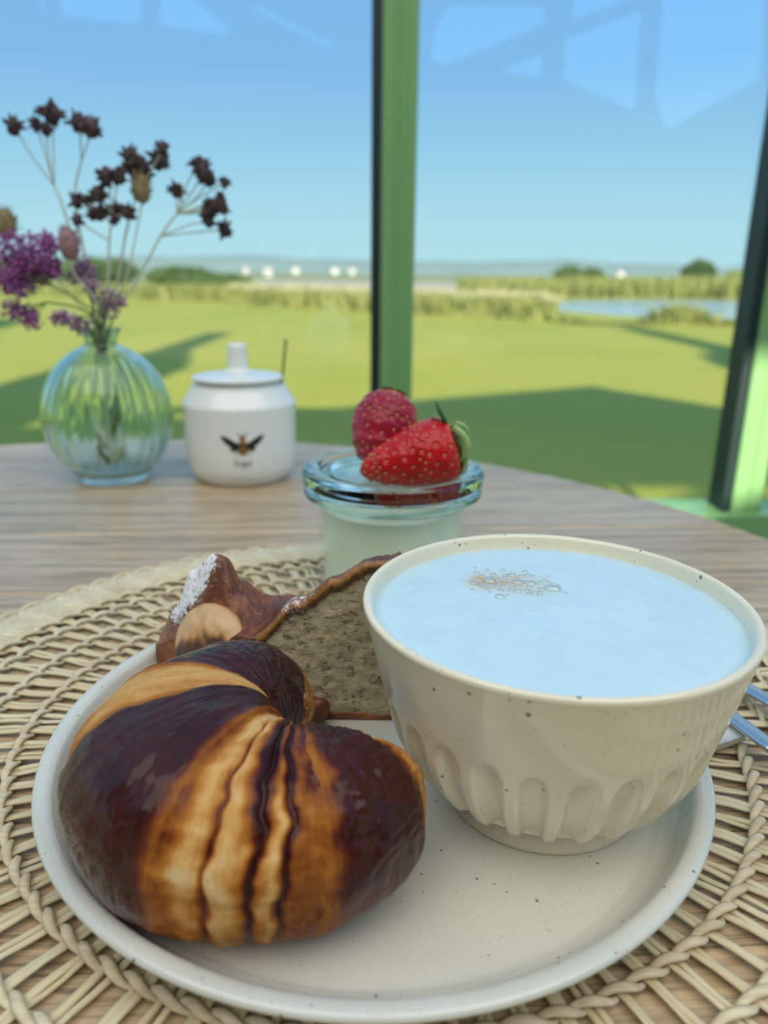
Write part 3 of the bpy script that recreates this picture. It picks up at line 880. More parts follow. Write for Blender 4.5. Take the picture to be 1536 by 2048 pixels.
def cake_crust_mat():
    t = NT('cake_crust'); v = t.coord()
    a = t.noise(v, 70, 6, 0.65); b = t.noise(v, 350, 4, 0.7)
    c = t.ramp(a, [(0.25, (0.06, 0.016, 0.007)), (0.45, (0.13, 0.034, 0.011)), (0.60, (0.27, 0.085, 0.02)), (0.78, (0.46, 0.20, 0.05))])
    gd = t.attr('golden').outputs['Fac']
    c = t.mix(t.math('MULTIPLY', gd, t.ramp(b, [(0.35, 0.35), (0.65, 0.95)])), c, (0.47, 0.235, 0.07))
    sg = t.attr('sugar').outputs['Fac']
    pat = t.ramp(t.math('ADD', t.math('MULTIPLY', t.noise(v, 480, 5, 0.8), 1.0), t.math('MULTIPLY', sg, 0.46)), [(0.80, 0.0), (0.93, 1.0)])
    c = t.mix(t.math('MULTIPLY', pat, 0.92), c, (0.86, 0.88, 0.90))
    rg = t.mix(pat, 0.36, 0.9)
    return t.bsdf(c, rg, t.bump(t.math('ADD', a, t.math('MULTIPLY', b, 0.4)), 0.55, 0.002))
M_ccrust = cake_crust_mat()
YB_ = 0.301
def c_yf(x): return 0.2585 + 0.0005 * nz(x * 120, 3.0) + (max(0, -0.050 - x) * 0.62)
def c_h(x, v):
    hf = lerp_tab([(-0.097, 0.027), (-0.085, 0.0325), (-0.07, 0.037), (-0.050, 0.0452), (-0.0327, 0.0595), (-0.018, 0.0695), (-0.005, 0.0765), (0.02, 0.081), (0.05, 0.066)], x)
    hm = lerp_tab([(-0.097, 0.028), (-0.088, 0.043), (-0.080, 0.058), (-0.0700, 0.0675), (-0.065, 0.0665), (-0.058, 0.056), (-0.048, 0.0505), (-0.036, 0.0505), (-0.026, 0.0515), (-0.012, 0.060), (0.0, 0.068), (0.02, 0.080), (0.05, 0.066)], x)
    hb = lerp_tab([(-0.097, 0.022), (-0.07, 0.04), (-0.05, 0.040), (-0.02, 0.044), (0.02, 0.06), (0.05, 0.05)], x)
    h = hf + (hm - hf) * sm(0.05, 0.62, v) if v < 0.62 else hm + (hb - hm) * sm(0.62, 1.0, v)
    h += 0.0011 * nz(x * 130, v * 6, 2) + 0.0006 * nz(x * 380, v * 17, 5)
    return h
cake = thing('banana_cake_slice', 'slice of banana cake dusted with icing sugar standing behind the croissant', 'cake', (0, 0, 0))
def cake_body():
    nx, nv = 150, 40; V = []; x0, x1 = -0.0950, 0.0060
    def top(x, v): return c_h(x, v) - 0.0012
    rows = []
    for j in range(nv + 1):        # front wall from the plate up
        row = []
        for i in range(nx + 1):
            x = x0 + (x1 - x0) * i / nx; z = (ZP + 0.0022) + (top(x, 0) - ZP - 0.0022) * j / nv
            y = c_yf(x) + 0.0009 * nz(x * 220, z * 260, 3) + 0.0005 * nz(x * 600, z * 700, 6) - 0.0008 * sm(0.02, 0.0, z - ZP)
            row.append(len(V)); V.append((x, y, z))
        rows.append(row)
    for j in range(1, 14):
        row = []
        for i in range(nx + 1):
            x = x0 + (x1 - x0) * i / nx; v = j / 13
            row.append(len(V)); V.append((x, c_yf(x) + (YB_ - c_yf(x)) * v, top(x, v)))
        rows.append(row)
    row = []
    for i in range(nx + 1):
        x = x0 + (x1 - x0) * i / nx; row.append(len(V)); V.append((x, YB_ - 0.002, ZP + 0.0022))
    rows.append(row); rows.append(rows[0])
    F = [(A[i], A[i + 1], B_[i + 1], B_[i]) for A, B_ in zip(rows, rows[1:]) for i in range(nx)]
    F.append(tuple(r[0] for r in rows[:-1])); F.append(tuple(r[nx] for r in reversed(rows[:-1])))
    return V, F
obj('crumb', cake_body(), M_crumb, cake)
def cake_crust():
    nx, nv = 220, 70; V, F, sg, gd = [], [], [], []; x0, x1 = -0.0962, 0.0066
    def add(x, v, dz, dy=0.0):
        y = c_yf(x) - 0.0012 + (YB_ + 0.001 - c_yf(x)) * v + dy
        z = c_h(x, v) + dz
        V.append((x, y, z))
        s_ = 0.95 * math.exp(-(((x + 0.0735) / 0.009) ** 2 + ((v - 0.55) / 0.30) ** 2)) + 0.85 * math.exp(-(((x + 0.086) / 0.010) ** 2 + ((v - 0.45) / 0.3) ** 2))
        s_ += 0.80 * math.exp(-(((x + 0.0330) / 0.010) ** 2 + ((v - 0.06) / 0.15) ** 2)) + 0.40 * sm(-0.012, 0.004, x)
        s_ *= 1 - 0.95 * math.exp(-(((x + 0.0665) / 0.010) ** 2 + ((v - 0.18) / 0.17) ** 2))
        sg.append(min(1, s_)); gd.append((1.0 if dz < -0.0024 else 0.75 * sm(0.05, 0.0, v)) * sm(-0.055, -0.045, x) + 0.5 * sm(-0.088, -0.094, x))
    for j in range(nv + 1):
        for i in range(nx + 1): add(x0 + (x1 - x0) * i / nx, j / nv, 0.0009)
    k = len(V)
    for i in range(nx + 1):
        x = x0 + (x1 - x0) * i / nx
        add(x, 0, -0.0042 - 0.0022 * nz(x * 160, 9.0) - 0.001 * nz(x * 500, 4.0), 0.0004); 
    V2 = len(V)
    for j in range(nv + 1):
        for i in range(nx + 1): add(x0 + (x1 - x0) * i / nx, max(j / nv, 0.02), -0.0022)
    w = nx + 1
    for j in range(nv):
        for i in range(nx):
            F.append((j * w + i, j * w + i + 1, (j + 1) * w + i + 1, (j + 1) * w + i))
            F.append((V2 + j * w + i, V2 + (j + 1) * w + i, V2 + (j + 1) * w + i + 1, V2 + j * w + i + 1))
    for i in range(nx):
        F.append((k + i, k + i + 1, i + 1, i)); F.append((V2 + i, V2 + i + 1, k + i + 1, k + i))
    # left crusty side down to the plate
    m0 = len(V)
    for j in range(nv + 1):
        x, y, z = V[j * w]
        for q in range(7):
            t = q / 6
            V.append((x - 0.0012 * math.sin(PI * t) + 0.0022 * t, y, z + (ZP + 0.001 - z) * t)); sg.append(0.25 * (1 - t)); gd.append(0.4 * t)
    for j in range(nv):
        for q in range(6):
            F.append((m0 + j * 7 + q, m0 + (j + 1) * 7 + q, m0 + (j + 1) * 7 + q + 1, m0 + j * 7 + q + 1))
    # and the front-left skin below the banana
    me = mesh_data('top_crust', V, F, M_ccrust)
    at = me.attributes.new('sugar', 'FLOAT', 'POINT'); at.data.foreach_set('value', sg)
    at = me.attributes.new('golden', 'FLOAT', 'POINT'); at.data.foreach_set('value', gd)
    return link_mesh('top_crust', me, cake)
cake_crust()
def left_skin():
    nx, nz_ = 40, 16; V, F = [], []
    for j in range(nz_ + 1):
        for i in range(nx + 1):
            x = -0.0962 + 0.0475 * i / nx; zt = c_h(x, 0) + 0.0005
            z = ZP + 0.0006 + (zt - ZP) * j / nz_
            V.append((x, c_yf(x) - 0.0014 - 0.0006 * nz(x * 90, z * 90), z))
    for j in range(nz_):
        for i in range(nx): F.append((j * (nx + 1) + i, j * (nx + 1) + i + 1, (j + 1) * (nx + 1) + i + 1, (j + 1) * (nx + 1) + i))
    return V, F
obj('side_crust', left_skin(), M_ccrust, cake)
obj('bottom_crust', join(bevel_box(-0.094, 0.006, 0.2574, 0.2995, ZP + 0.0002, ZP + 0.0036, 0.0010)), M_ccrust, cake)
lump = blob((-0.030, 0.2535, ZP + 0.0065), (0.0085, 0.0055, 0.0072), 3, 0.5, 1.6, 4)
obj('crust_lump', lump, M_ccrust, cake)
def banana_mat():
    t = NT('baked_banana'); v = t.coord()
    at = t.attr('core').outputs['Fac']; n = t.noise(v, 120, 4, 0.6)
    k = t.math('ADD', at, t.math('MULTIPLY', t.math('SUBTRACT', n, 0.5), 0.5), True)
    c = t.ramp(k, [(0.0, (0.58, 0.36, 0.17)), (0.30, (0.50, 0.27, 0.10)), (0.55, (0.32, 0.14, 0.055)), (0.85, (0.10, 0.05, 0.035)), (1.0, (0.055, 0.03, 0.024))])
    return t.bsdf(c, 0.4, t.bump(n, 0.3, 0.0015))
M_banana = banana_mat()
def banana():
    n, nr = 72, 16; V, F, co = [], [], []
    def pt(r, a, top):
        rr = r * (1 + 0.03 * math.cos(3 * a + 1)) * (1 + 0.03 * nz(a * 1.5, 4.0))
        z = (0.0052 - 0.0042 * (r / 0.0135) ** 2.4 - 0.0026 * math.exp(-((r * math.cos(a)) ** 2 + (r * math.sin(a) + 0.004) ** 2) / 0.000030) + 0.0009 * nz(rr * math.cos(a) * 260, rr * math.sin(a) * 160, 3)) if top else -0.004
        return (rr * math.cos(a) * 1.12, rr * math.sin(a) * 0.98, z)
    V.append(pt(0, 0, True)); co.append(0.85)
    for i in range(1, nr + 1):
        for k in range(n):
            a = 2 * PI * k / n; r = 0.0135 * i / nr
            V.append(pt(r, a, True))
            px_, py_ = r * math.cos(a) / 0.0135, r * math.sin(a) / 0.0135
            co.append(min(1, 0.9 * (1 - sm(-0.25, 0.30, py_ + 0.35 * px_ * px_ + 0.30 * nz(px_ * 5, py_ * 1.5, 2))) + 0.35 * sm(0.9, 1, i / nr) + 0.25 * max(0, nz(px_ * 6, py_ * 2, 7))))
    for k in range(n):
        a = 2 * PI * k / n; V.append(pt(0.0135, a, False)); co.append(0.5)
    for k in range(n):
        k2 = (k + 1) % n; F.append((0, 1 + k, 1 + k2))
        for i in range(nr): F.append((1 + i * n + k, 1 + (i + 1) * n + k, 1 + (i + 1) * n + k2, 1 + i * n + k2))
    F.append(tuple(1 + nr * n + k for k in range(n - 1, -1, -1)))
    me = mesh_data('banana_slice', V, F, M_banana)
    at = me.attributes.new('core', 'FLOAT', 'POINT'); at.data.foreach_set('value', co)
    return me
bo = link_mesh('banana_slice', banana(), cake)
bo['label'] = 'baked banana slice with a dark wrinkled core'
bo.location = (-0.0690, 0.2690, 0.0400); bo.rotation_euler = (R(58), R(-10), R(-14))

# ------------------------------------------------------------------ dessert jar
JC = (0.0046, 0.402)
M_glassjar = glass_thin('jar_glass', None, (0.955, 0.985, 0.97))
M_glasslid = glass_solid('lid_glass', (0.93, 0.985, 0.965), 1.45)
jar = thing('dessert_jar', 'round glass dessert jar with a thick glass lid behind the cake', 'jar', (JC[0], JC[1], ZM))
# body: outer wall up to the lip flange, then the inner wall down again
obj('lip', lathe(smooth_prof([(0.0426, 0.0545), (0.0450, 0.0552), (0.0480, 0.0566), (0.0491, 0.0583), (0.0491, 0.0604), (0.0480, 0.0617), (0.0445, 0.0620), (0.0426, 0.0617), (0.0424, 0.058), (0.0426, 0.0545)], 4), 128), M_glasslid, jar)
jb = [(0.0, 0.0), (0.036, 0.0), (0.0392, 0.0015), (0.0405, 0.006), (0.0412, 0.03), (0.0417, 0.050), (0.0420, 0.0540), (0.0420, 0.0580), (0.0420, 0.0612), (0.0414, 0.0618), (0.0404, 0.0617), (0.0398, 0.060), (0.0392, 0.05), (0.0386, 0.03), (0.0380, 0.007), (0.036, 0.0035), (0.0, 0.003)]
obj('body', lathe(smooth_prof(jb, 4), 128), M_glassjar, jar)
lid = [(0.0, 0.0636), (0.030, 0.0636), (0.0345, 0.0632), (0.0375, 0.0625), (0.046, 0.0624), (0.0490, 0.0630), (0.0502, 0.0652), (0.0503, 0.0685), (0.0495, 0.0706), (0.0475, 0.0717), (0.0440, 0.0718), (0.0410, 0.0712), (0.0395, 0.0698), (0.0385, 0.0690), (0.0372, 0.0692), (0.0355, 0.0700), (0.0338, 0.0690), (0.0325, 0.0680), (0.030, 0.0676), (0.0, 0.0676)]
lo = obj('lid', lathe(smooth_prof(lid, 4), 128), M_glasslid, jar)
M_yog = NT('yoghurt').bsdf((0.86, 0.86, 0.70), 0.35)
yg = obj('yoghurt', lathe(smooth_prof([(0.0, 0.0036), (0.0355, 0.0042), (0.0378, 0.0075), (0.0384, 0.03), (0.0390, 0.0485), (0.0386, 0.0496), (0.036, 0.0492), (0.02, 0.0496), (0.0, 0.0494)], 4), 96), M_yog, None, (JC[0], JC[1], ZM))
tag(yg, 'pale cream yoghurt inside the lidded glass jar', 'dessert')

def strawberry_mat(name, a, b, gloss):
    t = NT(name); v = t.coord(); n = t.noise(v, 45, 4); f = t.noise(v, 260, 3)
    c = t.mix(t.ramp(n, [(0.3, 0.0), (0.7, 1.0)]), a, b)
    sh = t.attr('shoulder').outputs['Fac']
    c = t.mix(sh, c, (0.62, 0.20, 0.10))
    return t.bsdf(c, gloss, t.bump(f, 0.12, 0.0008), **{'Coat Weight': 0.12, 'Coat Roughness': 0.08, 'Specular IOR Level': 0.28, 'Subsurface Weight': 0.10, 'Subsurface Radius': (0.004, 0.001, 0.0006)})
M_st1 = strawberry_mat('strawberry_red', (0.42, 0.004, 0.008), (0.56, 0.010, 0.012), 0.24)
M_st2 = strawberry_mat('strawberry_dark', (0.26, 0.006, 0.022), (0.38, 0.016, 0.045), 0.26)
M_seed = simple('strawberry_seed', (0.62, 0.40, 0.10), 0.4, 0.25, 800)
M_sepal = simple('strawberry_leaf', (0.30, 0.46, 0.16), 0.55, 0.3, 200)
M_sepal_d = simple('strawberry_leaf_dark', (0.035, 0.10, 0.025), 0.55, 0.3, 200)
def straw_surface(L, Rm, prof):
    def r(t): return Rm * lerp_tab(prof, t)
    return r
def strawberry(name, label, L, Rm, prof, loc, axis, mat_, flat=1.0, nseed=150, leaves=(), roll_=0.0, extra=()):
    """axis: direction from tip to calyx. The local z axis runs from tip to calyx."""
    t = thing(name, label, 'strawberry', loc)
    q = Vector(axis).normalized().to_track_quat('Z', 'Y')
    t.rotation_mode = 'QUATERNION'
    from mathutils import Quaternion
    t.rotation_quaternion = q @ Quaternion((0, 0, 1), roll_)
    rr = straw_surface(L, Rm, prof)
    seeds = []
    g = PI * (3 - math.sqrt(5))
    for k in range(nseed):
        tt = 0.03 + 0.93 * (k + 0.5) / nseed
        # even area spacing along the berry
        tt = lerp_tab([(0, 0.02), (0.15, 0.16), (0.6, 0.62), (1, 0.95)], tt)
        seeds.append((tt, (k * g) % (2 * PI)))
    sp = []
    for tt, a in seeds:
        r = rr(tt); sp.append(Vector((r * math.cos(a), r * math.sin(a) * flat, L * tt)))
    NU, NA = 90, 150
    V, F, sh = [], [], []
    arr = np.array([p[:] for p in sp])
    for i in range(NU + 1):
        u = i / NU
        for k in range(NA):
            a = 2 * PI * k / NA; r = rr(u)
            p = np.array((r * math.cos(a), r * math.sin(a) * flat, L * u))
            d2 = ((arr - p) ** 2).sum(1).min()
            dim = 0.00075 * math.exp(-d2 / (0.0013 ** 2)) - 0.00028 * math.exp(-((math.sqrt(d2) - 0.0021) / 0.0008) ** 2)
            k_ = 1 - dim / max(r, 0.002)
            wob = 1 + 0.02 * nz(p[0] * 90, p[1] * 90, p[2] * 70)
            V.append((p[0] * k_ * wob, p[1] * k_ * wob, p[2]))
            sh.append(0.7 * sm(0.90, 0.99, u))
    for i in range(NU):
        for k in range(NA): F.append((i * NA + k, i * NA + (k + 1) % NA, (i + 1) * NA + (k + 1) % NA, (i + 1) * NA + k))
    F.append(tuple(range(NA - 1, -1, -1))); F.append(tuple(NU * NA + k for k in range(NA)))
    me = mesh_data('flesh', V, F, mat_)
    at = me.attributes.new('shoulder', 'FLOAT', 'POINT'); at.data.foreach_set('value', sh)
    link_mesh('flesh', me, t)
    sv, sf = ico(1); VV, FF = [], []
    for (tt, a), p in zip(seeds, sp):
        r = rr(tt); n = Vector((math.cos(a), math.sin(a), 0.0)) 
        ax = Vector((0, 0, 1)); b = n.cross(ax)
        k = len(VV); c = p - n * 0.00035
        for v in sv: VV.append(tuple(c + n * v.x * 0.0005 + b * v.y * 0.00050 + ax * v.z * 0.00085))
        FF += [tuple(x + k for x in f) for f in sf]
    tag(obj('seeds', (VV, FF), M_seed, t), kind='stuff')
    cap_r = rr(0.97)
    for (a, ln, lift, wd, dark_) in leaves:
        n = 9; V, F = [], []
        d = Vector((math.cos(a), math.sin(a) * flat, 0)); sd = Vector((-math.sin(a), math.cos(a), 0))
        for i in range(n + 1):
            u = i / n
            c = d * (0.0015 + ln * u * (1 - 0.35 * lift * u)) + Vector((0, 0, L * 0.985 + 0.0012 + ln * (lift * u * (0.35 + 0.65 * u) - (0.55 if lift < 0.3 else 0.0) * max(0, u - 0.45) ** 1.2)))
            w = wd * math.sin(PI * min(1, 0.22 + 0.78 * u)) ** 0.8 * (1 if u < 1 else 0.02)
            for s in (-1, 0, 1): V.append(tuple(c + sd * (w * s) + Vector((0, 0, 0.0006 * abs(s)))))
        for i in range(n):
            for s in (0, 1): F.append((i * 3 + s, i * 3 + s + 1, (i + 1) * 3 + s + 1, (i + 1) * 3 + s))
        m_ = len(V)
        V += [(x, y, z - 0.0005) for x, y, z in V]
        F += [tuple(m_ + i for i in reversed(f)) for f in F[:]]
        obj('sepal', (V, F), M_sepal_d if dark_ else M_sepal, t)
    inv = t.rotation_quaternion.inverted()
    for pts_, w_, dk_ in extra:                  # a sepal standing up on its own; points given upright, relative to the berry tip
        P = smooth_prof([tuple(inv @ Vector(p)) for p in pts_], 5)
        n_ = len(P) - 1
        obj('sepal', tube(P, [max(0.0001, w_ * math.sin(PI * (0.25 + 0.75 * i / n_)) ** 0.8) for i in range(n_ + 1)], 8, flat=(1.0, 0.45)), M_sepal_d if dk_ else M_sepal, t)
    obj('cap', blob((0, 0, L * 0.985), (cap_r * 0.55, cap_r * 0.55 * flat, 0.0016), 3, 0.2, 2.0, 3), M_sepal, t)
    return t
prof1 = [(0, 0.02), (0.02, 0.16), (0.08, 0.34), (0.25, 0.60), (0.45, 0.80), (0.68, 0.97), (0.82, 1.0), (0.93, 0.90), (0.985, 0.66), (1.0, 0.5)]
prof2 = [(0, 0.02), (0.02, 0.20), (0.10, 0.50), (0.28, 0.80), (0.50, 0.98), (0.68, 1.0), (0.85, 0.88), (0.96, 0.60), (1.0, 0.42)]
ZL = ZM + 0.0676
strawberry('strawberry', 'front bright red strawberry lying on the jar lid, leafy top to the right', 0.0530, 0.0182, prof1,
           (JC[0] - 0.0175, JC[1] - 0.020, ZL + 0.0058), (0.93, 0.10, 0.235), M_st1, 1.0, 170,
           [(R(75), 0.013, 0.1, 0.0036, False), (R(120), 0.014, 0.05, 0.0040, False), (R(160), 0.014, 0.05, 0.0042, False), (R(200), 0.015, 0.1, 0.0036, False), (R(235), 0.013, 0.15, 0.0034, False), (R(280), 0.012, 0.1, 0.0032, False), (R(320), 0.012, 0.2, 0.0032, False)], 0.6,
           [([(0.0445, 0.000, 0.0265), (0.0425, -0.001, 0.0300), (0.0400, -0.001, 0.0345), (0.0388, -0.001, 0.0385)], 0.0027, True), ([(0.0440, 0.000, 0.0262), (0.0400, 0.001, 0.0278), (0.0360, 0.001, 0.0290)], 0.0016, True),
            ([(0.0535, -0.002, 0.0195), (0.0555, -0.004, 0.0120), (0.0540, -0.005, 0.0040), (0.0525, -0.005, 0.0005)], 0.0030, False), ([(0.0480, -0.005, 0.0250), (0.0530, -0.008, 0.0205), (0.0545, -0.0095, 0.0150), (0.0525, -0.0105, 0.0095)], 0.0048, False), ([(0.0490, 0.000, 0.0262), (0.0535, -0.001, 0.0245), (0.0562, -0.002, 0.0205)], 0.0034, False)])
strawberry('strawberry', 'rear dark pinkish strawberry leaning behind the front one on the lid', 0.0440, 0.0180, prof2,
           (JC[0] - 0.0130, JC[1] - 0.004, ZL + 0.0050), (0.30, 0.52, 0.80), M_st2, 0.9, 140,
           [(R(10), 0.010, 0.25, 0.0028, True), (R(80), 0.011, 0.1, 0.003, False), (R(150), 0.011, 0.1, 0.003, False), (R(220), 0.010, 0.1, 0.003, False), (R(290), 0.011, 0.2, 0.003, False)])

# ------------------------------------------------------------------ sugar jar with a bee
M_porc = simple('white_porcelain', (0.80, 0.82, 0.79), 0.22, 0.02, 10, **{'Coat Weight': 0.3})
M_black = simple('bee_black', (0.008, 0.010, 0.009), 0.5, 0.1, 50)
M_amber = simple('bee_amber', (0.36, 0.17, 0.02), 0.5, 0.15, 300)
M_greyprint = simple('print_grey', (0.20, 0.25, 0.22), 0.5, 0.05, 50)
SJ = (-0.1302, 0.668)
sj = thing('sugar_jar', 'white porcelain sugar jar with a printed bee and knobbed lid', 'jar', (SJ[0], SJ[1], 0))
sp_ = smooth_prof([(0.0, 0.0022), (0.036, 0.0020), (0.0385, 0.0), (0.0405, 0.0008), (0.0452, 0.0070), (0.0478, 0.0145), (0.0492, 0.030), (0.0495, 0.055), (0.0497, 0.0665)], 6)
sp_ += smooth_prof([(0.0496, 0.0685), (0.0486, 0.0705), (0.0458, 0.0748), (0.0428, 0.0795), (0.0414, 0.0818), (0.0409, 0.0834), (0.0398, 0.0842), (0.0380, 0.0838), (0.0375, 0.078), (0.040, 0.06), (0.04, 0.01), (0.0, 0.006)], 6)
obj('body', lathe(sp_, 96), M_porc, sj)
ld = obj('lid', lathe(smooth_prof([(0.0, 0.0825), (0.0345, 0.0828), (0.0352, 0.0850), (0.0355, 0.0874), (0.0372, 0.0884), (0.0394, 0.0889), (0.0402, 0.0899), (0.0394, 0.0911), (0.030, 0.0930), (0.014, 0.0948), (0.0, 0.0952)], 5), 96), M_porc, sj)
obj('knob', lathe(smooth_prof([(0.0135, 0.0950), (0.0098, 0.0968), (0.0087, 0.1000), (0.0084, 0.110), (0.0084, 0.1155), (0.0076, 0.1180), (0.0050, 0.1190), (0.0, 0.1190)], 5), 48), M_porc, ld)
def on_jar(pts, lift=0.00025, r0=0.04945, z0=0.0):
    """flat print laid round the jar: pts in metres (across, up) -> points on the glazed wall"""
    a0 = math.atan2(-SJ[1], -SJ[0]) + 0.02
    o_ = []
    for x, y in pts:
        a = a0 + x / r0
        o_.append(((r0 + lift) * math.cos(a), (r0 + lift) * math.sin(a), z0 + y))
    return o_
def decal(name, outline, m, parent, z0, lift=0.0004, centre=None):
    n = len(outline)
    sub = []
    for (x0, y0), (x1, y1) in zip(outline, outline[1:] + outline[:1]):
        for k in range(3): sub.append((x0 + (x1 - x0) * k / 3, y0 + (y1 - y0) * k / 3))
    c = centre or (sum(p[0] for p in sub) / len(sub), sum(p[1] for p in sub) / len(sub))
    V = on_jar([c] + sub, lift, 0.0494, z0) + on_jar(sub, -0.0006, 0.0494, z0)
    m_ = len(sub)
    F = [(0, 1 + k, 1 + (k + 1) % m_) for k in range(m_)] + [(1 + k, 1 + m_ + k, 1 + m_ + (k + 1) % m_, 1 + (k + 1) % m_) for k in range(m_)]
    return obj(name, (V, F), m, parent, smooth=False)
mm = 0.001
zb = 0.0385
def ell(cx, cy, rx, ry, n=18, rot=0): return [(cx + rx * math.cos(2 * PI * k / n) * math.cos(rot) - ry * math.sin(2 * PI * k / n) * math.sin(rot), cy + rx * math.cos(2 * PI * k / n) * math.sin(rot) + ry * math.sin(2 * PI * k / n) * math.cos(rot)) for k in range(n)]
bee = decal('bee_print', ell(0, -0.0028, 0.0042, 0.0058), M_amber, sj, zb, 0.0004)
bee['label'] = 'printed bee with spread black wings'
for s in (-1, 1):
    decal('wing', [(s * 0.0008, 0.0010), (s * 0.006, 0.0030), (s * 0.0125, 0.0070), (s * 0.0182, 0.0088), (s * 0.0176, 0.0062), (s * 0.0135, 0.0015), (s * 0.0085, -0.0018), (s * 0.0030, -0.0008)], M_black, bee, zb, 0.0007, (s * 0.0085, 0.0022))
    decal('hind_wing', [(s * 0.003, -0.0008), (s * 0.0100, -0.0010), (s * 0.0105, -0.0035), (s * 0.0070, -0.0050), (s * 0.0035, -0.0030)], M_black, bee, zb, 0.0006)
    decal('feeler', [(s * 0.0010, 0.0075), (s * 0.0014, 0.0072), (s * 0.0042, 0.0112), (s * 0.0038, 0.0114)], M_black, bee, zb, 0.0006)
    decal('leg', [(s * 0.0035, -0.0045), (s * 0.0038, -0.0052), (s * 0.0066, -0.0082), (s * 0.0062, -0.0084)], M_black, bee, zb, 0.0006)
decal('thorax', ell(0, 0.0042, 0.0028, 0.0024), M_amber, bee, zb, 0.0007)
decal('head', ell(0, 0.0072, 0.0019, 0.0013), M_black, bee, zb, 0.0006)
decal('stripe', [(-0.0040, 0.0016), (0.0040, 0.0016), (0.0042, -0.0006), (-0.0042, -0.0006)], M_black, bee, zb, 0.0008)
decal('stripe', [(-0.0040, -0.0036), (0.0040, -0.0036), (0.0037, -0.0048), (-0.0037, -0.0048)], M_black, bee, zb, 0.0008)
# small grey lettering under the bee, wrapped on the glaze
cu = bpy.data.curves.new('lettering', 'FONT'); cu.body = 'Sugar'; cu.size = 0.0072; cu.align_x = 'CENTER'; cu.extrude = 0.0001
cu.resolution_u = 3
tmp = bpy.data.objects.new('lettering', cu); COL.objects.link(tmp)
dg = bpy.context.evaluated_depsgraph_get(); me_ = bpy.data.meshes.new_from_object(tmp.evaluated_get(dg))
bpy.data.objects.remove(tmp)
wr = []
for v in me_.vertices:
    p = on_jar([(v.co.x, v.co.y)], 0.0004 + v.co.z, 0.0494, zb - 0.0170)[0]; wr.append(p)
for v, p in zip(me_.vertices, wr): v.co = p
me_.materials.clear(); me_.materials.append(M_greyprint)
lt = link_mesh('lettering', me_, sj); lt['label'] = 'small grey lettering reading Sugar'
M_brass = simple('brass', (0.26, 0.20, 0.07), 0.4, 0.1, 60, Metallic=0.8)
spn = obj('sugar_spoon', join(tube([(0.0335, -0.004, 0.020), (0.0360, 0.0, 0.060), (0.0388, 0.004, 0.0925), (0.0425, 0.0042, 0.1225)], [0.0014, 0.0014, 0.0015, 0.0024], 8, flat=(1.3, 0.7)), blob((0.0325, -0.0045, 0.017), (0.006, 0.0035, 0.009), 2)), M_brass, None, (SJ[0], SJ[1], 0))
tag(spn, 'thin brass spoon handle sticking out of the white sugar jar', 'spoon')

# ------------------------------------------------------------------ ribbed vase and dried flowers
VC = (-0.2445, 0.657)
M_vase = glass_solid('vase_glass', (0.93, 0.985, 0.965), 1.40, 0.06)
vase = thing('bud_vase', 'round ribbed clear glass vase left of the sugar jar', 'vase', (VC[0], VC[1], 0))
vo = [(0.0, 0.0), (0.027, 0.0), (0.0300, 0.0012), (0.0312, 0.0040), (0.0325, 0.0065), (0.0420, 0.0170), (0.0505, 0.0320), (0.0548, 0.0500), (0.0543, 0.0660), (0.0480, 0.0860), (0.0370, 0.1020), (0.0230, 0.1130), (0.0145, 0.1175), (0.0128, 0.1215), (0.0150, 0.1270), (0.0178, 0.1312)]
vi = [(0.0168, 0.1308), (0.0140, 0.1268), (0.0118, 0.1215), (0.0134, 0.1166), (0.0220, 0.1120), (0.0358, 0.1010), (0.0466, 0.0852), (0.0527, 0.0657), (0.0531, 0.0500), (0.0488, 0.0328), (0.0405, 0.0184), (0.0290, 0.0085), (0.0, 0.0065)]
vprof = smooth_prof(vo, 5) + smooth_prof(vi, 5)
vset = set(vprof[1:len(smooth_prof(vo, 5))])
def ribs(r, z, a):
    if (r, z) in vset and 0.008 < z < 0.116:
        g = sm(0.008, 0.02, z) * (1 - sm(0.106, 0.116, z))
        return r + 0.0011 * g * (abs(math.cos(a * 14)) - 0.5), z
    return r, z
obj('body', lathe(vprof, 224, ribs), M_vase, vase)
M_stem_pale = simple('dried_stem', (0.55, 0.58, 0.46), 0.8, 0.2, 60)
M_stem_green = simple('green_stem', (0.17, 0.24, 0.08), 0.7, 0.2, 60)
M_head_brown = simple('dried_flower_brown', (0.078, 0.052, 0.054), 0.9, 0.35, 220)
M_head_tan = simple('seed_head_tan', (0.27, 0.21, 0.105), 0.9, 0.25, 200)
M_purple = simple('purple_petals', (0.42, 0.11, 0.40), 0.7, 0.4, 160)
M_lilac = simple('lilac_petals', (0.46, 0.26, 0.44), 0.75, 0.3, 160)
M_bract = simple('green_bract', (0.09, 0.17, 0.05), 0.7, 0.3, 120)
def P3(px, py, y):
    """bunch layout: places a head or fork of the bunch in its upright plane"""
    d = 655 - py; k = y / 0.655
    return ((px - 768) * (0.000428 - 7.32e-8 * d) * k, y, 0.179 + (0.132 + d * (0.000413 - 7.7e-8 * d) - 0.179) * k)
def mouth(k): return (VC[0] + 0.004 * math.cos(k * 2.4), VC[1] + 0.004 * math.sin(k * 2.4), 0.128)
def foot_pt(k): return (VC[0] + 0.013 * math.cos(k * 2.4 + PI), VC[1] + 0.012 * math.sin(k * 2.4 + PI), 0.014)
def stem_path(k, *pts):
    b, m_ = foot_pt(k), mouth(k)
    return smooth_prof([b, m_] + list(pts), 5)
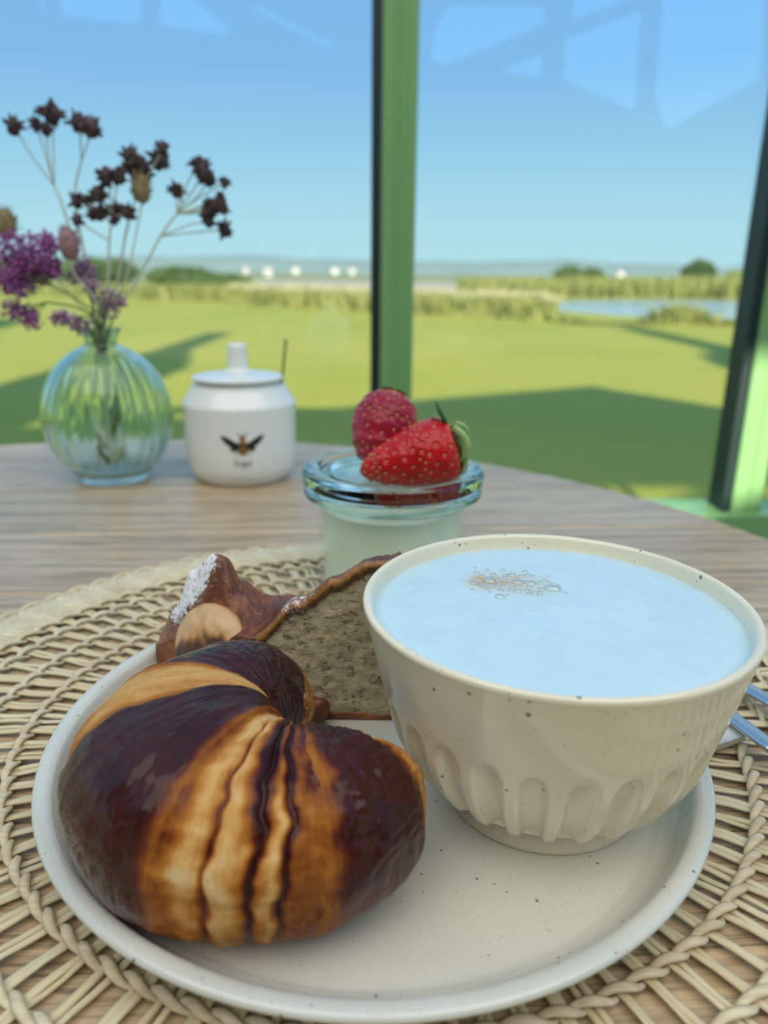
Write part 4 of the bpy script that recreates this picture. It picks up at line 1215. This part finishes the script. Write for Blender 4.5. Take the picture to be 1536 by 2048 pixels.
def spiky(c, r, seed, n=16):
    """small dried everlasting head: a knot with ragged bracts"""
    rg = random.Random(seed)
    parts = [blob(c, (r * 0.62, r * 0.62, r * 0.8), 2, 0.5, 2.2, seed)]
    for _ in range(n):
        d = Vector((rg.gauss(0, 1), rg.gauss(0, 1), rg.gauss(0.3, 0.8))).normalized()
        p = Vector(c)
        parts.append(tube([p + d * r * 0.3, p + d * r * 0.85, p + d * r * rg.uniform(1.0, 1.35)], [r * 0.2, r * 0.17, r * 0.02], 4))
    return join(*parts)
def dried(name, label, k, y, trunk, heads, m_head=M_head_brown, size=0.0082, group='dried brown flowers in the vase'):
    """trunk: layout points of the main stem; heads: list of (px, py, fork index, scale)"""
    t = thing(name, label, 'flower', (0, 0, 0), 0, group)
    tp = [P3(px, py, y + 0.002 * i) for i, (px, py) in enumerate(trunk)]
    path = stem_path(k, *tp)
    n = len(path)
    obj('stem', tube(path, [0.0013 - 0.0005 * i / n for i in range(n)], 6), M_stem_pale, t)
    for j, (px, py, f, sc) in enumerate(heads):
        rg = random.Random(j + int(px))
        h = P3(px, py, y + rg.uniform(-0.012, 0.014)); b = tp[f]
        mid = tuple((h[i] * 0.55 + b[i] * 0.45) + (0.0015 if i == 0 else 0.002) * rg.uniform(-1, 1) for i in range(3))
        obj('branch', tube(smooth_prof([b, mid, h], 4), 0.00065, 5), M_stem_pale, t)
        obj('flower_head', spiky(h, size * sc, int(px * 7 + py)), m_head, t)
    return t
dried('dried_flower', 'tallest dried brown flower stem at the left of the vase bunch', 0, 0.664, [(170, 560), (128, 420), (108, 370)],
      [(28, 252, 2, 1.0), (72, 248, 2, 0.8), (92, 258, 2, 0.8), (103, 226, 2, 1.35)])
dried('dried_flower', 'dried brown stem with two joined heads right of the tallest stem', 1, 0.672, [(175, 540), (150, 400), (162, 320)],
      [(155, 243, 2, 1.15), (182, 255, 2, 1.15), (165, 248, 2, 0.9)])
dried('dried_flower', 'bushy dried brown stem in the middle of the vase bunch', 2, 0.650, [(215, 560), (218, 480), (225, 430)],
      [(152, 402, 2, 0.95), (178, 400, 2, 0.8), (196, 386, 2, 1.0), (212, 352, 2, 1.1), (236, 350, 2, 1.1), (200, 425, 2, 0.95), (232, 420, 2, 1.0), (255, 424, 2, 0.9), (185, 430, 2, 0.7), (228, 440, 2, 0.6), (155, 440, 1, 0.7)])
dried('dried_flower', 'dried brown stem with dark heads just above the tan seed head', 3, 0.660, [(235, 560), (250, 470), (268, 400)],
      [(258, 312, 2, 1.1), (275, 325, 2, 1.15), (262, 335, 2, 1.0), (315, 318, 2, 1.2), (322, 295, 2, 0.8), (290, 345, 2, 0.9)])
dried('dried_flower', 'dried brown stem reaching furthest right in the vase bunch', 4, 0.655, [(255, 590), (320, 470), (352, 425)],
      [(395, 325, 2, 1.05), (404, 342, 2, 1.0), (415, 355, 2, 1.0), (446, 362, 2, 0.65), (352, 378, 2, 0.95), (428, 408, 2, 1.0), (412, 420, 2, 0.95), (443, 412, 2, 0.8), (415, 438, 1, 0.8), (446, 456, 1, 1.0), (438, 388, 2, 0.5)])
def soft_head(name, label, k, y, path, c, r, m, m2=None):
    t = thing(name, label, 'flower', (0, 0, 0))
    obj('stem', tube(stem_path(k, *[P3(px, py, y) for px, py in path]), 0.0007, 6), M_stem_pale, t)
    p = P3(*c, y)
    rg = random.Random(k + 50)
    parts = [blob(p, r, 3, 0.15, 2.0, k)]
    for _ in range(120):
        d = Vector((rg.gauss(0, 1), rg.gauss(0, 1), rg.gauss(0, 1))).normalized()
        q = Vector((p[0] + d.x * r[0], p[1] + d.y * r[1], p[2] + d.z * r[2]))
        parts.append(tube([q, q + Vector((d.x, d.y, d.z + 0.8)) * 0.0028], [0.00045, 0.00008], 3))
    obj('seed_head', join(*parts), m, t)
    return t
soft_head('seed_head', 'tan oval seed head among the dark dried heads', 5, 0.646, [(250, 560), (278, 430), (282, 400)], (281, 376), (0.0072, 0.0066, 0.0108), M_head_tan)
soft_head('seed_head', 'brownish pink fluffy seed head right of the purple cluster', 6, 0.640, [(190, 600), (150, 550), (140, 520)], (138, 488), (0.0078, 0.0070, 0.0125), simple('seed_head_pink', (0.34, 0.20, 0.22), 0.9, 0.3, 120))
soft_head('seed_head', 'pale seed head behind the purple cluster at the left', 7, 0.668, [(150, 600), (60, 500), (25, 470)], (12, 450), (0.0085, 0.0075, 0.0125), M_head_tan)
def cluster(name, label, k, y, path, blobs, m, npet=110):
    t = thing(name, label, 'flower', (0, 0, 0), 0, 'purple statice in the vase')
    tp = [P3(px, py, y) for px, py in path]
    obj('stem', tube(stem_path(k, *tp), 0.0009, 6), M_stem_green, t)
    for j, (px, py, r) in enumerate(blobs):
        c = P3(px, py, y + 0.006 * math.sin(j * 2.1))
        obj('branch', tube(smooth_prof([tp[-1], tuple((a + b) / 2 for a, b in zip(tp[-1], c)), c], 3), 0.0006, 5), M_stem_green, t)
        rg = random.Random(int(px * 3 + py)); parts = []
        for _ in range(npet):
            d = Vector((rg.gauss(0, 1), rg.gauss(0, 1), rg.gauss(0, 1))).normalized() * (rg.random() ** 0.4)
            p = Vector(c) + d * r
            u = Vector((rg.gauss(0, 1), rg.gauss(0, 1), rg.gauss(0, 1))).normalized(); w = u.orthogonal().normalized(); nn = u.cross(w)
            s = 0.0026 * rg.uniform(0.6, 1.3)
            parts.append(([tuple(p), tuple(p + (u + w * 0.6) * s + nn * s * 0.3), tuple(p + u * s * 1.5), tuple(p + (u - w * 0.6) * s - nn * s * 0.3), tuple(p - nn * 0.0006 + u * s * 0.6)],
                          [(0, 1, 2), (0, 2, 3), (0, 4, 1), (4, 2, 1), (4, 3, 2), (0, 3, 4)]))
        obj('petals', join(*parts), m, t)
    return t
cluster('statice', 'large purple statice cluster at the left edge of the bunch', 8, 0.640, [(170, 610), (95, 565)], [(18, 500, 0.0135), (52, 495, 0.0140), (85, 510, 0.0125), (40, 535, 0.0135), (75, 545, 0.012), (12, 545, 0.012), (95, 485, 0.008), (50, 565, 0.011), (25, 575, 0.010), (100, 530, 0.009)], M_purple, 150)
cluster('statice', 'small purple statice sprig hanging low at the left of the vase', 9, 0.645, [(165, 620), (95, 605)], [(48, 628, 0.0105), (25, 620, 0.008), (62, 642, 0.008)], M_purple, 80)
cluster('statice', 'lilac statice sprig drooping over the vase shoulder', 10, 0.632, [(190, 640), (165, 632)], [(140, 640, 0.0085), (158, 650, 0.007), (122, 636, 0.0065)], M_lilac, 70)
cluster('statice', 'faded lilac statice sprig standing just above the vase mouth', 11, 0.650, [(205, 630), (205, 600)], [(205, 590, 0.009), (222, 615, 0.008), (178, 570, 0.007), (236, 600, 0.006)], M_lilac, 60)
cluster('statice', 'faded statice sprig beside the pink seed head', 12, 0.655, [(185, 610), (165, 560)], [(165, 530, 0.008), (150, 548, 0.007), (178, 545, 0.006)], M_lilac, 60)
lf = thing('leaf_sprig', 'dark green leaf sprig tucked in the vase mouth', 'leaf', (0, 0, 0))
for k in range(7):
    a = k * 0.9; m_ = mouth(k)
    pts = smooth_prof([(m_[0], m_[1], 0.112), (m_[0] + 0.002 * math.cos(a), m_[1] + 0.002 * math.sin(a), 0.126), (m_[0] + 0.010 * math.cos(a), m_[1] + 0.010 * math.sin(a), 0.142 + 0.004 * math.sin(k))], 4)
    obj('leaf', tube(pts, [0.0008 + 0.0018 * math.sin(PI * i / (len(pts) - 1)) for i in range(len(pts))], 5, flat=(1.4, 0.3)), M_bract, lf)

# ------------------------------------------------------------------ napkin and cutlery at the right
M_napkin = simple('paper_napkin', (0.74, 0.70, 0.63), 0.9, 0.05, 120, 0.2)
def napkin():
    n = 26; V, F = [], []
    u = Vector((0.006, -0.020, 0)).normalized(); w = Vector((0.9, 0.43, 0)).normalized()
    o_ = Vector((0.1245, 0.2440, 0))
    def P(i, j, z): 
        p = o_ + u * (-0.135 * i / n) + w * (0.0195 * j / n * 1.0 + 0.0025 * math.sin(i * 0.5) * 0.3)
        return (p.x, p.y, z)
    V = []
    for lay, z0 in enumerate((0.0062, 0.0074, 0.0086)):
        for i in range(n + 1):
            for j in range(n + 1): V.append(P(i, j, z0 + 0.0004 * nz(i * 0.3, j * 0.3, lay)))
    L = (n + 1) ** 2
    for lay in range(3):
        for i in range(n):
            for j in range(n): F.append((lay * L + i * (n + 1) + j, lay * L + i * (n + 1) + j + 1, lay * L + (i + 1) * (n + 1) + j + 1, lay * L + (i + 1) * (n + 1) + j))
    for lay in range(2):
        for i in range(n):
            for (a, b) in ((i, i + 1),):
                F.append((lay * L + a * (n + 1), lay * L + b * (n + 1), (lay + 1) * L + b * (n + 1), (lay + 1) * L + a * (n + 1)))
                F.append((lay * L + a, (lay + 1) * L + a, (lay + 1) * L + b, lay * L + b))
                F.append((lay * L + a * (n + 1) + n, (lay + 1) * L + a * (n + 1) + n, (lay + 1) * L + b * (n + 1) + n, lay * L + b * (n + 1) + n))
    return V, F
tag(obj('napkin', napkin(), M_napkin, smooth=True), 'folded white paper napkin under the cutlery right of the bowl', 'napkin')
M_steel = simple('brushed_steel', (0.62, 0.64, 0.66), 0.22, 0.06, 200, Metallic=1.0)
def handle(p0, d, ln, w0, w1, z):
    P = [Vector((p0[0], p0[1], z)) + Vector((d[0], d[1], 0)).normalized() * (ln * k / 12) for k in range(13)]
    return tube(P, [w0 + (w1 - w0) * (k / 12) for k in range(13)], 10, flat=(1.0, 0.42), upv=(0, 0, 1))
dk = (-0.0047, 0.0154)
kn = thing('knife', 'steel knife with its handle on the napkin, nearer the bowl', 'knife', (0, 0, 0))
obj('handle', handle((0.1475, 0.2360), dk, 0.085, 0.0040, 0.0030, 0.0113), M_steel, kn)
bl = [(0, -0.004), (0.0, 0.004), (0.06, 0.0075), (0.095, 0.004), (0.105, -0.004)]
dv = Vector((dk[0], dk[1], 0)).normalized(); wv = Vector((-dv.y, dv.x, 0)); b0 = Vector((0.1475, 0.2360, 0.0113)) + dv * 0.085
V = [tuple(b0 + dv * x + wv * y + Vector((0, 0, s * 0.0006))) for s in (-1, 1) for x, y in bl]
obj('blade', (V, [(4, 3, 2, 1, 0), (5, 6, 7, 8, 9)] + [(k, (k + 1) % 5, 5 + (k + 1) % 5, 5 + k) for k in range(5)]), M_steel, kn, smooth=False)
fk = thing('fork', 'steel fork with its handle on the mat, further from the bowl', 'fork', (0, 0, 0))
f0 = Vector((0.1660, 0.2680, 0.0085)); fd = Vector((-0.0042, 0.0086, 0)).normalized(); fwv = Vector((-fd.y, fd.x, 0))
obj('handle', handle((f0.x, f0.y), fd, 0.10, 0.0042, 0.0028, 0.0098), M_steel, fk)
hd = [tuple(f0 + fd * x + fwv * y + Vector((0, 0, 0.0013 + s))) for s in (-0.0006, 0.0006) for x, y in ((0.098, -0.0028), (0.112, -0.0095), (0.130, -0.0100), (0.130, 0.0100), (0.112, 0.0095), (0.098, 0.0028))]
obj('head', (hd, [(0, 1, 2, 3, 4, 5), (11, 10, 9, 8, 7, 6)] + [(k, 6 + k, 6 + (k + 1) % 6, (k + 1) % 6) for k in range(6)]), M_steel, fk, smooth=False)
for k in range(4):
    y = -0.0085 + k * 0.00567
    a = f0 + fd * 0.128 + fwv * y + Vector((0, 0, 0.0013)); b = f0 + fd * 0.165 + fwv * y * 0.95 + Vector((0, 0, 0.003))
    obj('tine', tube([a, (a + b) / 2, b], [0.0014, 0.0013, 0.0006], 6), M_steel, fk)
